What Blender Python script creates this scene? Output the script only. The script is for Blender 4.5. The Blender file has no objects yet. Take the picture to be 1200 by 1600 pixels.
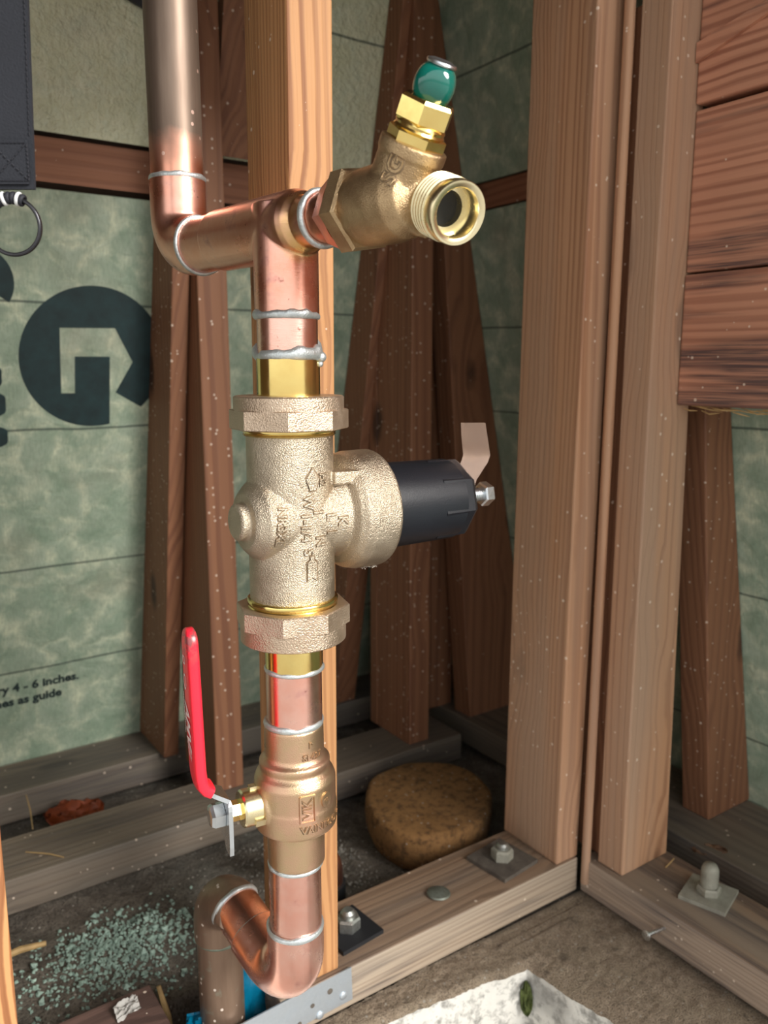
import bpy, bmesh, math, random
from mathutils import Vector, Matrix, noise
from mathutils.bvhtree import BVHTree

S = bpy.context.scene
COL = S.collection
random.seed(7)

# ------------------------------------------------------------------ camera
CAM_Z = 0.548
PITCH = math.radians(10.2)
YAW = math.radians(55.5)            # heading of the view from +X towards +Y
cam = bpy.data.cameras.new('camera')
cam_ob = bpy.data.objects.new('camera', cam)
COL.objects.link(cam_ob)
fwd = Vector((math.cos(PITCH) * math.cos(YAW), math.cos(PITCH) * math.sin(YAW), -math.sin(PITCH)))
cam_ob.location = (0, 0, CAM_Z)
cam_ob.rotation_euler = fwd.to_track_quat('-Z', 'Y').to_euler()
cam.sensor_width = 36
cam.lens = 36 * 1280 / 1600
cam.clip_start = 0.02
cam.dof.use_dof = True
cam.dof.focus_distance = 0.49
cam.dof.aperture_fstop = 10
S.camera = cam_ob

# ------------------------------------------------------------------ world, sun, exposure
W = bpy.data.worlds.new('World')
S.world = W
W.use_nodes = True
wn, wl = W.node_tree.nodes, W.node_tree.links
wn.clear()
w_out = wn.new('ShaderNodeOutputWorld')
w_bg = wn.new('ShaderNodeBackground')
w_tc = wn.new('ShaderNodeTexCoord')
w_sep = wn.new('ShaderNodeSeparateXYZ')
w_rmp = wn.new('ShaderNodeValToRGB')
w_map = wn.new('ShaderNodeMath'); w_map.operation = 'MULTIPLY_ADD'
w_map.inputs[1].default_value = 0.5; w_map.inputs[2].default_value = 0.5
wl.new(w_tc.outputs['Generated'], w_sep.inputs[0])
wl.new(w_sep.outputs['Z'], w_map.inputs[0])
wl.new(w_map.outputs[0], w_rmp.inputs[0])
e = w_rmp.color_ramp.elements
e[0].position = 0.0; e[0].color = (0.30, 0.28, 0.25, 1)
e[1].position = 1.0; e[1].color = (0.80, 0.87, 0.95, 1)
for p_, c_ in ((0.46, (0.42, 0.39, 0.35, 1)), (0.52, (0.93, 0.92, 0.89, 1)), (0.62, (1.02, 1.02, 1.0, 1))):
    q_ = e.new(p_); q_.color = c_
wl.new(w_rmp.outputs[0], w_bg.inputs[0])
w_bg.inputs[1].default_value = 1.0
wl.new(w_bg.outputs[0], w_out.inputs[0])

sun = bpy.data.lights.new('sun', 'SUN')
sun.energy = 3.4
sun.angle = math.radians(26)
sun.color = (1.0, 0.96, 0.9)
sun_ob = bpy.data.objects.new('sun', sun)
COL.objects.link(sun_ob)
sun_from = Vector((0.32, -1.0, 0.60)).normalized()
sun_ob.rotation_euler = (-sun_from).to_track_quat('-Z', 'Y').to_euler()

S.view_settings.view_transform = 'Standard'
S.view_settings.look = 'None'
S.view_settings.exposure = 0.7
S.view_settings.gamma = 1
S.view_settings.use_curve_mapping = False


# ------------------------------------------------------------------ helpers
class N:
    """tiny node-graph builder"""
    def __init__(s, name):
        s.m = bpy.data.materials.new(name)
        s.m.use_nodes = True
        s.t = s.m.node_tree
        s.t.nodes.clear()
        s.out = s.n('ShaderNodeOutputMaterial')
        s.b = s.n('ShaderNodeBsdfPrincipled')
        s.l(s.b.outputs[0], s.out.inputs[0])
        tc = s.n('ShaderNodeTexCoord')
        s.obj = tc.outputs['Object']

    def n(s, k, **kw):
        x = s.t.nodes.new(k)
        for a, b in kw.items():
            setattr(x, a, b)
        return x

    def l(s, a, b):
        s.t.links.new(a, b)

    def put(s, sock, v):
        if hasattr(v, 'links'):
            s.l(v, sock)
        else:
            if sock.type == 'RGBA' and len(v) == 3:
                v = (*v, 1)
            sock.default_value = v

    def math(s, op, a, b=0.0, c=None, clamp=False):
        x = s.n('ShaderNodeMath', operation=op, use_clamp=clamp)
        s.put(x.inputs[0], a); s.put(x.inputs[1], b)
        if c is not None:
            s.put(x.inputs[2], c)
        return x.outputs[0]

    def vec(s, op, a, b):
        x = s.n('ShaderNodeVectorMath', operation=op)
        s.put(x.inputs[0], a)
        if op == 'SCALE':
            s.put(x.inputs['Scale'], b)
        else:
            s.put(x.inputs[1], b)
        return x.outputs[0]

    def noise(s, v, scale, detail=3, rough=0.55, col=False):
        x = s.n('ShaderNodeTexNoise')
        s.l(v, x.inputs['Vector'])
        x.inputs['Scale'].default_value = scale
        x.inputs['Detail'].default_value = detail
        x.inputs['Roughness'].default_value = rough
        return x.outputs['Color' if col else 'Fac']

    def voro(s, v, scale, feature='F1'):
        x = s.n('ShaderNodeTexVoronoi', feature=feature)
        s.l(v, x.inputs['Vector'])
        x.inputs['Scale'].default_value = scale
        return x

    def ramp(s, v, *stops):
        x = s.n('ShaderNodeValToRGB')
        s.put(x.inputs[0], v)
        el = x.color_ramp.elements
        while len(el) < len(stops):
            el.new(0.5)
        for k, (p, c) in enumerate(stops):
            el[k].position = p
            el[k].color = (c, c, c, 1) if isinstance(c, (int, float)) else (*c, 1)
        return x.outputs[0]

    def mix(s, f, a, b, mode='MIX'):
        x = s.n('ShaderNodeMix', data_type='RGBA', blend_type=mode)
        s.put(x.inputs[0], f); s.put(x.inputs[6], a); s.put(x.inputs[7], b)
        return x.outputs[2]

    def bump(s, h, strength=0.3, dist=0.001):
        x = s.n('ShaderNodeBump')
        x.inputs['Strength'].default_value = strength
        x.inputs['Distance'].default_value = dist
        s.l(h, x.inputs['Height'])
        s.l(x.outputs[0], s.b.inputs['Normal'])

    def fin(s, color=None, rough=None, metal=None, **kw):
        if color is not None: s.put(s.b.inputs['Base Color'], color)
        if rough is not None: s.put(s.b.inputs['Roughness'], rough)
        if metal is not None: s.put(s.b.inputs['Metallic'], metal)
        for k, v in kw.items():
            s.put(s.b.inputs[k], v)
        return s.m


def wood(name, axis, light, dark, spacing=0.0045, grey=None, stain=0.0, specks=0.5, rough=0.62, knots=1.0, contrast=1.0):
    m = N(name)
    oi = m.n('ShaderNodeObjectInfo')
    rv = m.vec('SCALE', (3.1, 5.7, 7.9), oi.outputs['Random'])
    p = m.vec('ADD', m.obj, rv)
    sep = m.n('ShaderNodeSeparateXYZ'); m.l(p, sep.inputs[0])
    o = {'x': ('Y', 'Z', 'X'), 'y': ('Z', 'X', 'Y'), 'z': ('X', 'Y', 'Z')}[axis]
    cmb = m.n('ShaderNodeCombineXYZ')
    m.l(sep.outputs[o[0]], cmb.inputs[0]); m.l(sep.outputs[o[1]], cmb.inputs[1])
    m.l(m.math('MULTIPLY', sep.outputs[o[2]], 0.09), cmb.inputs[2])
    q = cmb.outputs[0]
    # knots: sparse stretched cells push the growth rings aside
    cmb2 = m.n('ShaderNodeCombineXYZ')
    m.l(sep.outputs[o[0]], cmb2.inputs[0]); m.l(sep.outputs[o[1]], cmb2.inputs[1])
    m.l(m.math('MULTIPLY', sep.outputs[o[2]], 0.45), cmb2.inputs[2])
    kv = m.voro(cmb2.outputs[0], 11)
    kd = m.math('ADD', kv.outputs['Distance'], m.math('MULTIPLY', m.noise(p, 60, 2), 0.06))
    knot = m.ramp(kd, (0.12, 1.0), (0.19, 0.0))
    push = m.ramp(kd, (0.04, 1.0), (0.45, 0.0))
    d1 = m.vec('SCALE', m.vec('SUBTRACT', m.noise(q, 7, 2, col=True), (0.5, 0.5, 0.5)), 0.035)
    d2 = m.vec('SCALE', m.vec('SUBTRACT', m.noise(q, 60, 2, col=True), (0.5, 0.5, 0.5)), 0.004)
    qq = m.vec('ADD', m.vec('ADD', q, d1), d2)
    s2 = m.n('ShaderNodeSeparateXYZ'); m.l(qq, s2.inputs[0])
    rx = m.math('ADD', s2.outputs[0], m.math('MULTIPLY', oi.outputs['Random'], 0.05))
    ry = m.math('ADD', s2.outputs[1], 0.02)
    dist = m.math('SQRT', m.math('ADD', m.math('MULTIPLY', rx, rx), m.math('MULTIPLY', ry, ry)))
    dist = m.math('ADD', dist, m.math('MULTIPLY', push, 0.012 * knots))
    ln = m.n('ShaderNodeCombineXYZ'); m.l(dist, ln.inputs[0]); m.l(oi.outputs['Random'], ln.inputs[1])
    dist = m.math('ADD', dist, m.math('MULTIPLY', m.noise(ln.outputs[0], 110, 3, 0.7), 0.011))
    wv = m.math('SINE', m.math('MULTIPLY', dist, 2 * math.pi / spacing))
    wv = m.math('MULTIPLY_ADD', wv, 0.5, 0.5)
    band = m.ramp(wv, (0.35, 0.0), (0.86, 0.75), (1.0, 1.0))
    cmb3 = m.n('ShaderNodeCombineXYZ')
    m.l(sep.outputs[o[0]], cmb3.inputs[0]); m.l(sep.outputs[o[1]], cmb3.inputs[1])
    m.l(m.math('MULTIPLY', sep.outputs[o[2]], 0.02), cmb3.inputs[2])
    fib = m.noise(cmb3.outputs[0], 700, 3, 0.6)
    big = m.noise(q, 14, 3)
    f = m.math('MULTIPLY', band, m.ramp(m.noise(q, 22, 2), (0.3, 0.35 * contrast), (0.7, 0.95 * contrast)))
    f = m.math('ADD', f, m.math('MULTIPLY', m.math('SUBTRACT', fib, 0.5), 0.35), clamp=True)
    c = m.mix(f, light, dark)
    c = m.mix(m.ramp(big, (0.35, 0.0), (0.7, 0.55)), c, tuple(0.68 * a for a in light))
    if knots:
        c = m.mix(m.math('MULTIPLY', knot, 0.85), c, tuple(0.25 * a for a in dark))
    if grey:
        gm = m.ramp(m.noise(q, 9, 4, 0.65), (0.38, 0.0), (0.62, 0.85))
        c = m.mix(gm, c, grey)
    if stain:
        sm = m.math('MULTIPLY', m.ramp(m.noise(q, 16, 4, 0.7), (0.51, 0.0), (0.59, 1.0)), m.ramp(fib, (0.35, 0.3), (0.6, 1.0)))
        c = m.mix(m.math('MULTIPLY', sm, stain), c, (0.03, 0.026, 0.035))
    if specks:
        v = m.voro(p, 150)
        cs = m.n('ShaderNodeSeparateColor'); m.l(v.outputs['Color'], cs.inputs[0])
        sp = m.math('MULTIPLY', m.math('LESS_THAN', v.outputs['Distance'], m.math('MULTIPLY', cs.outputs[1], 0.24)), m.math('GREATER_THAN', cs.outputs[0], 1 - 0.5 * specks))
        c = m.mix(m.math('MULTIPLY', sp, 0.7), c, (0.75, 0.62, 0.5))
    m.bump(m.math('ADD', m.math('MULTIPLY', band, -0.6), fib), 0.28, 0.0012)
    return m.fin(c, rough, 0.0)


def metal(name, c1, c2, rough, nscale=40, grain=900, bump=0.0, metallic=1.0, rough2=None, bdist=0.0006):
    m = N(name)
    a = m.noise(m.obj, nscale, 4, 0.6)
    c = m.mix(m.ramp(a, (0.35, 0.0), (0.68, 1.0)), c1, c2)
    g = m.noise(m.obj, grain, 2)
    if bump:
        m.bump(g, bump, bdist)
    r = m.math('ADD', m.math('MULTIPLY', m.math('SUBTRACT', a, 0.5), 0.35), rough, clamp=True) if rough2 is None else m.mix(a, (rough,) * 3, (rough2,) * 3)
    return m.fin(c, r, metallic)


def copper(name, c1, c2, rough, gold=None):
    """emery-brushed copper: fine hoop scratches, flame tints, a few dark flux specks"""
    m = N(name)
    a = m.noise(m.obj, 38, 4, 0.6)
    c = m.mix(m.ramp(a, (0.34, 0.0), (0.66, 1.0)), c1, c2)
    t = m.noise(m.obj, 75, 3, 0.6)
    c = m.mix(m.ramp(t, (0.58, 0.0), (0.72, 0.55)), c, (0.62, 0.27, 0.26))
    c = m.mix(m.ramp(m.noise(m.obj, 150, 4, 0.7), (0.66, 0.0), (0.74, 0.7)), c, (0.30, 0.10, 0.06))
    if gold:
        d = m.n('ShaderNodeVectorMath', operation='DISTANCE'); m.l(m.obj, d.inputs[0]); d.inputs[1].default_value = gold
        dd = m.math('ADD', d.outputs['Value'], m.math('MULTIPLY', m.math('SUBTRACT', t, 0.5), 0.012))
        c = m.mix(m.ramp(m.math('MULTIPLY', dd, 20), (0.26, 0.75), (0.42, 0.0)), c, (0.66, 0.47, 0.14))
    st = m.n('ShaderNodeVectorMath', operation='MULTIPLY'); m.l(m.obj, st.inputs[0]); st.inputs[1].default_value = (0.08, 0.08, 1)
    h = m.noise(st.outputs[0], 2200, 2)
    m.bump(h, 0.12, 0.0005)
    r = m.math('ADD', m.math('MULTIPLY', m.math('SUBTRACT', a, 0.5), 0.3), rough, clamp=True)
    return m.fin(c, r, 1.0)


def origin(o, at):
    at = Vector(at)
    o.data.transform(Matrix.Translation(-at)); o.location = at


def mesh_ob(name, bm, mat, parent=None, smooth=False, sharp=35, at=None):
    """bm holds world coordinates; a child keeps its thing's origin"""
    bmesh.ops.recalc_face_normals(bm, faces=bm.faces)
    me = bpy.data.meshes.new(name)
    bm.to_mesh(me); bm.free()
    me.materials.append(mat)
    if smooth:
        for p in me.polygons: p.use_smooth = True
        try:
            me.set_sharp_from_angle(angle=math.radians(sharp))
        except Exception:
            pass
    o = bpy.data.objects.new(name, me)
    COL.objects.link(o)
    if parent:
        base = Vector(parent.get('_base', (0, 0, 0)))
        me.transform(Matrix.Translation(-base))
        o.parent = parent
        o['_base'] = list(base)
    elif at is not None:
        me.transform(Matrix.Translation(-Vector(at))); o.location = at
        o['_base'] = list(at)
    return o


def tag(o, label=None, cat=None, group=None, kind=None):
    if label: o['label'] = label
    if cat: o['category'] = cat
    if group: o['group'] = group
    if kind: o['kind'] = kind
    return o


def thing(name, label, cat, at, group=None):
    o = bpy.data.objects.new(name, None)
    o.empty_display_size = 0.02
    COL.objects.link(o); o.location = at; o['_base'] = list(at)
    return tag(o, label, cat, group)


def basis(d, up=(0, 0, 1)):
    w = Vector(d).normalized(); up = Vector(up)
    if abs(w.dot(up)) > 0.98: up = Vector((0, 1, 0)) if abs(w.z) > 0.9 else Vector((0, 0, 1))
    u = up.cross(w).normalized(); v = w.cross(u)
    return u, v, w


def lathe(bm, prof, org, d, seg=48, up=(0, 0, 1), poly=None, phase=0.0, closed=False, rmod=None):
    """revolve (t, r) pairs about the line org + t*d; poly=n makes an n-gon with r as circumradius"""
    u, v, w = basis(d, up); org = Vector(org)
    n = poly or seg
    rings = []
    for t, r in prof:
        if r <= 1e-6:
            rings.append([bm.verts.new(org + w * t)]); continue
        ring = []
        for k in range(n):
            a = phase + 2 * math.pi * k / n
            rr = r * (rmod(a, t) if rmod else 1)
            ring.append(bm.verts.new(org + w * t + (u * math.cos(a) + v * math.sin(a)) * rr))
        rings.append(ring)
    pairs = list(zip(rings, rings[1:]))
    if closed: pairs.append((rings[-1], rings[0]))
    for A, B in pairs:
        if len(A) == 1 and len(B) == 1: continue
        for k in range(n):
            k2 = (k + 1) % n
            if len(A) == 1: bm.faces.new((A[0], B[k], B[k2]))
            elif len(B) == 1: bm.faces.new((A[k2], A[k], B[0]))
            else: bm.faces.new((A[k], B[k], B[k2], A[k2]))
    if not closed:
        for R in (rings[0], rings[-1]):
            if len(R) > 2:
                try: bm.faces.new(R)
                except ValueError: pass
    return bm


def fillet(pts, rad, n=10):
    pts = [Vector(p) for p in pts]
    out = [pts[0]]
    for i in range(1, len(pts) - 1):
        a = (pts[i - 1] - pts[i]).normalized(); b = (pts[i + 1] - pts[i]).normalized()
        th = a.angle(b); tl = rad / math.tan(th / 2)
        c = pts[i] + (a + b).normalized() * (rad / math.sin(th / 2))
        s0 = pts[i] + a * tl - c; s1 = pts[i] + b * tl - c
        ang = s0.angle(s1); ax = s0.cross(s1).normalized()
        for k in range(n + 1):
            out.append(c + Matrix.Rotation(ang * k / n, 3, ax) @ s0)
    out.append(pts[-1])
    return out


def sweep(bm, pts, rad, seg=40, caps=True):
    pts = [Vector(p) for p in pts]
    if not hasattr(rad, '__len__'): rad = [rad] * len(pts)
    t0 = (pts[1] - pts[0]).normalized()
    u, v, _ = basis(t0, (0.3, 0.5, 0.8))
    rings = []
    for i, p in enumerate(pts):
        if i == 0: t = t0
        elif i == len(pts) - 1: t = (pts[i] - pts[i - 1]).normalized()
        else: t = ((pts[i + 1] - pts[i]).normalized() + (pts[i] - pts[i - 1]).normalized()).normalized()
        u = (u - t * u.dot(t)).normalized(); v = t.cross(u)
        rings.append([bm.verts.new(p + (u * math.cos(2 * math.pi * k / seg) + v * math.sin(2 * math.pi * k / seg)) * rad[i]) for k in range(seg)])
    for A, B in zip(rings, rings[1:]):
        for k in range(seg):
            bm.faces.new((A[k], A[(k + 1) % seg], B[(k + 1) % seg], B[k]))
    if caps:
        bm.faces.new(rings[0]); bm.faces.new(rings[-1])
    return bm


def torus(bm, c, d, R, r, seg=48, ms=10, wob=0.0, seed=0):
    u, v, w = basis(d); c = Vector(c)
    rings = []
    for k in range(seg):
        a = 2 * math.pi * k / seg
        dirn = u * math.cos(a) + v * math.sin(a)
        nz = noise.noise(Vector((math.cos(a) * 2.5 + seed, math.sin(a) * 2.5, seed * 1.7))) if wob else 0
        rk = r * (1 + wob * nz)
        rings.append([bm.verts.new(c + w * (nz * wob * r * 0.8) + dirn * R + (dirn * math.cos(2 * math.pi * j / ms) * 0.7 + w * math.sin(2 * math.pi * j / ms)) * rk) for j in range(ms)])
    for k in range(seg):
        A, B = rings[k], rings[(k + 1) % seg]
        for j in range(ms):
            bm.faces.new((A[j], B[j], B[(j + 1) % ms], A[(j + 1) % ms]))
    return bm


def box(bm, x0, x1, y0, y1, z0, z1, bev=0.0):
    return hexa(bm, [(x0, y0, z0), (x1, y0, z0), (x1, y1, z0), (x0, y1, z0), (x0, y0, z1), (x1, y0, z1), (x1, y1, z1), (x0, y1, z1)], bev)


def hexa(bm, c, bev=0.0):
    vs = [bm.verts.new(p) for p in c]
    fs = [bm.faces.new([vs[i] for i in f]) for f in ((0, 3, 2, 1), (4, 5, 6, 7), (0, 1, 5, 4), (1, 2, 6, 5), (2, 3, 7, 6), (3, 0, 4, 7))]
    if bev:
        es = {e for f in fs for e in f.edges}
        bmesh.ops.bevel(bm, geom=list(es), offset=bev, segments=2, affect='EDGES', profile=0.5)
    return bm


def prism(bm, pts, off):
    """extrude a planar polygon by a vector"""
    off = Vector(off)
    a = [bm.verts.new(p) for p in pts]; b = [bm.verts.new(Vector(p) + off) for p in pts]
    bm.faces.new(a); bm.faces.new(b[::-1])
    n = len(a)
    for k in range(n):
        bm.faces.new((a[k], b[k], b[(k + 1) % n], a[(k + 1) % n]))
    return bm


def cast(name, bm, mat, parent, voxel=0.0009, smooth=6):
    """fuse overlapping solids into one casting with soft fillets"""
    me = bpy.data.meshes.new('tmp'); bmesh.ops.recalc_face_normals(bm, faces=bm.faces)
    bm.to_mesh(me); bm.free()
    o = bpy.data.objects.new('tmp', me); COL.objects.link(o)
    r = o.modifiers.new('r', 'REMESH'); r.mode = 'VOXEL'; r.voxel_size = voxel
    if smooth:
        s = o.modifiers.new('s', 'SMOOTH'); s.iterations = smooth; s.factor = 0.5
    dg = bpy.context.evaluated_depsgraph_get(); dg.update()
    new = bpy.data.meshes.new_from_object(o.evaluated_get(dg), depsgraph=dg)
    bpy.data.objects.remove(o)
    new.name = name
    new.materials.clear(); new.materials.append(mat)
    for p in new.polygons: p.use_smooth = True
    bvh = BVHTree.FromPolygons([v.co.copy() for v in new.vertices], [tuple(p.vertices) for p in new.polygons])
    base = Vector(parent.get('_base', (0, 0, 0)))
    new.transform(Matrix.Translation(-base))
    ob = bpy.data.objects.new(name, new); COL.objects.link(ob); ob.parent = parent; ob['_base'] = list(base)
    return ob, bvh


def text_mesh(txt, size, bold=0.0, extrude=0.0, shear=0.0, align='CENTER', space=1.0):
    c = bpy.data.curves.new('t', 'FONT')
    c.body = txt; c.size = size; c.offset = bold; c.extrude = extrude; c.shear = shear
    c.align_x = align; c.align_y = 'CENTER'; c.resolution_u = 3; c.space_character = space
    o = bpy.data.objects.new('t', c); COL.objects.link(o)
    dg = bpy.context.evaluated_depsgraph_get(); dg.update()
    me = bpy.data.meshes.new_from_object(o.evaluated_get(dg), depsgraph=dg)
    bpy.data.objects.remove(o)
    vs = [v.co.copy() for v in me.vertices]; fs = [tuple(p.vertices) for p in me.polygons]
    bpy.data.meshes.remove(me)
    return vs, fs


def place(bm, vf, c, right, up, bvh=None, lift=0.0003):
    """lay flat geometry on a plane, or drop it along -normal onto a casting"""
    vs, fs = vf
    c = Vector(c); r = Vector(right).normalized(); u = Vector(up); u = (u - r * u.dot(r)).normalized(); n = r.cross(u)
    new = []
    for v in vs:
        p = c + r * v.x + u * v.y
        if bvh:
            h = bvh.ray_cast(p + n * 0.05, -n)
            if h[0] is not None: p = h[0] + n * (v.z + lift)
        else:
            p = p + n * (v.z + lift)
        new.append(bm.verts.new(p))
    for f in fs:
        try: bm.faces.new([new[i] for i in f])
        except ValueError: pass
    bmesh.ops.triangulate(bm, faces=[f for f in bm.faces if len(f.verts) > 4], ngon_method='EAR_CLIP')
    return bm


def flat_poly(pts, t):
    """(verts, faces) of an outline in xy raised by t, walls included"""
    n = len(pts)
    vs = [Vector((x, y, -t)) for x, y in pts] + [Vector((x, y, t)) for x, y in pts]
    fs = [tuple(range(n, 2 * n))] + [(k, (k + 1) % n, n + (k + 1) % n, n + k) for k in range(n)]
    return vs, fs


def B():
    return bmesh.new()


# ------------------------------------------------------------------ materials
FIR_L, FIR_D = (0.46, 0.215, 0.085), (0.21, 0.072, 0.026)
M = {}
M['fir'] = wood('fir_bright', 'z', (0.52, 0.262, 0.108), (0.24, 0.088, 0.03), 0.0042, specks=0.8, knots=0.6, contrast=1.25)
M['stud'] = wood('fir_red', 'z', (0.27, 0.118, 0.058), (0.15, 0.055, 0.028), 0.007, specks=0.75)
M['post'] = wood('fir_post', 'z', (0.50, 0.268, 0.145), (0.25, 0.102, 0.05), 0.0062, specks=0.4, contrast=0.95, grey=(0.40, 0.26, 0.175))
M['header'] = wood('fir_header', 'y', (0.58, 0.275, 0.17), (0.27, 0.095, 0.056), 0.0085, specks=0.8, stain=0.85, knots=0.4, contrast=1.2)
M['sill'] = wood('sill_lumber', 'x', (0.29, 0.185, 0.115), (0.16, 0.092, 0.055), 0.006, specks=0.25, grey=(0.21, 0.165, 0.125), stain=0.65)
M['sill_y'] = wood('sill_lumber_side', 'y', (0.29, 0.185, 0.115), (0.16, 0.092, 0.055), 0.006, specks=0.25, grey=(0.21, 0.165, 0.125), stain=0.65)
M['dusty'] = wood('dusty_shaded_sill', 'x', (0.20, 0.155, 0.115), (0.12, 0.085, 0.06), 0.006, specks=0.3, grey=(0.13, 0.115, 0.095), stain=0.5)  # dusty wood, darkened further to paint in the gloom at the back
M['dusty_y'] = wood('dusty_shaded_sill_side', 'y', (0.20, 0.155, 0.115), (0.12, 0.085, 0.06), 0.006, specks=0.3, grey=(0.15, 0.13, 0.10), stain=0.5)  # dusty wood with the same painted-in shade, grain the other way
M['pale'] = wood('pale_face', 'x', (0.40, 0.31, 0.225), (0.23, 0.16, 0.11), 0.004, specks=0.15, grey=(0.33, 0.275, 0.215), stain=0.7, knots=0)
M['pale_y'] = wood('pale_face_side', 'y', (0.42, 0.31, 0.23), (0.24, 0.165, 0.115), 0.004, specks=0.15, grey=(0.34, 0.27, 0.21), stain=0.7, knots=0)
M['nailer'] = wood('nailer_lumber', 'x', (0.33, 0.14, 0.075), (0.17, 0.06, 0.03), 0.008, specks=0.4, knots=0.3)
M['nailer_y'] = wood('nailer_lumber_side', 'y', (0.33, 0.14, 0.075), (0.17, 0.06, 0.03), 0.008, specks=0.4, knots=0.3)
M['dark_board'] = wood('dark_board', 'x', (0.11, 0.062, 0.05), (0.045, 0.024, 0.02), 0.006, specks=0.5)
M['siding'] = wood('outer_boards', 'x', (0.13, 0.08, 0.05), (0.06, 0.035, 0.02), 0.008, specks=0.0)

M['copper'] = copper('bright_copper', (0.91, 0.47, 0.37), (0.95, 0.62, 0.52), 0.26)
M['copper_fit'] = copper('heated_copper', (0.86, 0.38, 0.27), (0.94, 0.54, 0.43), 0.31)
M['copper_tee'] = copper('tee_copper', (0.86, 0.38, 0.27), (0.94, 0.54, 0.43), 0.30, gold=(0.0165, -0.151, -0.034))
M['copper_tint'] = metal('flame_tinted_copper', (0.55, 0.20, 0.14), (0.78, 0.36, 0.22), 0.33, 90, 600)
M['bronze'] = metal('cast_bronze', (0.48, 0.395, 0.295), (0.62, 0.53, 0.41), 0.36, 50, 1300, 0.8, 0.95, bdist=0.0010)
M['bronze_nut'] = metal('cast_bronze_nut', (0.54, 0.41, 0.30), (0.64, 0.51, 0.39), 0.40, 50, 1000, 0.7, 0.92, bdist=0.0009)
M['bronze_dk'] = metal('cast_bronze_brown', (0.36, 0.24, 0.13), (0.52, 0.38, 0.22), 0.38, 60, 1500, 0.55, 0.92, bdist=0.0007)
M['bronze_valve'] = metal('cast_brass_tinted', (0.60, 0.44, 0.26), (0.66, 0.40, 0.28), 0.33, 45, 1500, 0.4, 0.95, bdist=0.0006)
M['brass'] = metal('polished_brass', (0.84, 0.66, 0.25), (0.78, 0.57, 0.20), 0.17, 60, 500)
M['brass_pale'] = metal('pale_brass', (0.86, 0.77, 0.52), (0.80, 0.69, 0.42), 0.25, 60, 500)
M['solder'] = metal('solder', (0.66, 0.70, 0.70), (0.50, 0.54, 0.55), 0.42, 220, 900, 0.5, 0.8)
M['zinc'] = metal('zinc_plated', (0.72, 0.75, 0.78), (0.60, 0.64, 0.67), 0.28, 60, 900)
M['galv'] = metal('galvanised_steel', (0.60, 0.65, 0.70), (0.50, 0.55, 0.60), 0.45, 90, 700, 0.15, 0.85)
M['iron'] = metal('weathered_iron', (0.065, 0.052, 0.043), (0.12, 0.10, 0.08), 0.85, 110, 900, 0.5, 0.0)
M['iron_pale'] = metal('dusty_iron', (0.24, 0.23, 0.19), (0.34, 0.33, 0.27), 0.7, 110, 900, 0.5, 0.3)
M['bolt'] = metal('bright_bolt', (0.50, 0.52, 0.50), (0.28, 0.28, 0.26), 0.4, 120, 900, 0.3, 0.9)
M['grime'] = metal('cast_grime', (0.20, 0.14, 0.085), (0.28, 0.2, 0.12), 0.6, 90, 1500, 0.3, 0.6)
M['steel_tag'] = metal('copper_toned_tag', (0.66, 0.47, 0.36), (0.56, 0.40, 0.32), 0.2, 30, 500)
M['black_ring'] = metal('black_ring_metal', (0.03, 0.03, 0.035), (0.05, 0.05, 0.055), 0.25, 40, 500, 0, 0.6)


def old_copper():
    m = N('weathered_copper')
    sep = m.n('ShaderNodeSeparateXYZ'); m.l(m.obj, sep.inputs[0])
    st = m.n('ShaderNodeCombineXYZ')
    m.l(sep.outputs[0], st.inputs[0]); m.l(sep.outputs[1], st.inputs[1]); m.l(m.math('MULTIPLY', sep.outputs[2], 0.12), st.inputs[2])
    a = m.noise(st.outputs[0], 60, 4, 0.6)
    c = m.mix(m.ramp(a, (0.3, 0.0), (0.7, 1.0)), (0.21, 0.135, 0.095), (0.33, 0.225, 0.16))
    n2 = m.noise(m.obj, 55, 4, 0.65)
    c = m.mix(m.ramp(n2, (0.60, 0.0), (0.70, 0.6)), c, (0.30, 0.32, 0.25))
    v = m.voro(m.obj, 170)
    cs = m.n('ShaderNodeSeparateColor'); m.l(v.outputs['Color'], cs.inputs[0])
    sp = m.math('MULTIPLY', m.math('LESS_THAN', v.outputs['Distance'], 0.2), m.math('GREATER_THAN', cs.outputs[0], 0.72))
    c = m.mix(m.math('MULTIPLY', sp, 0.7), c, (0.7, 0.6, 0.52))
    met = m.math('SUBTRACT', 0.75, m.math('MULTIPLY', sp, 0.7))
    return m.fin(c, 0.42, met)


M['old'] = old_copper()


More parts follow.
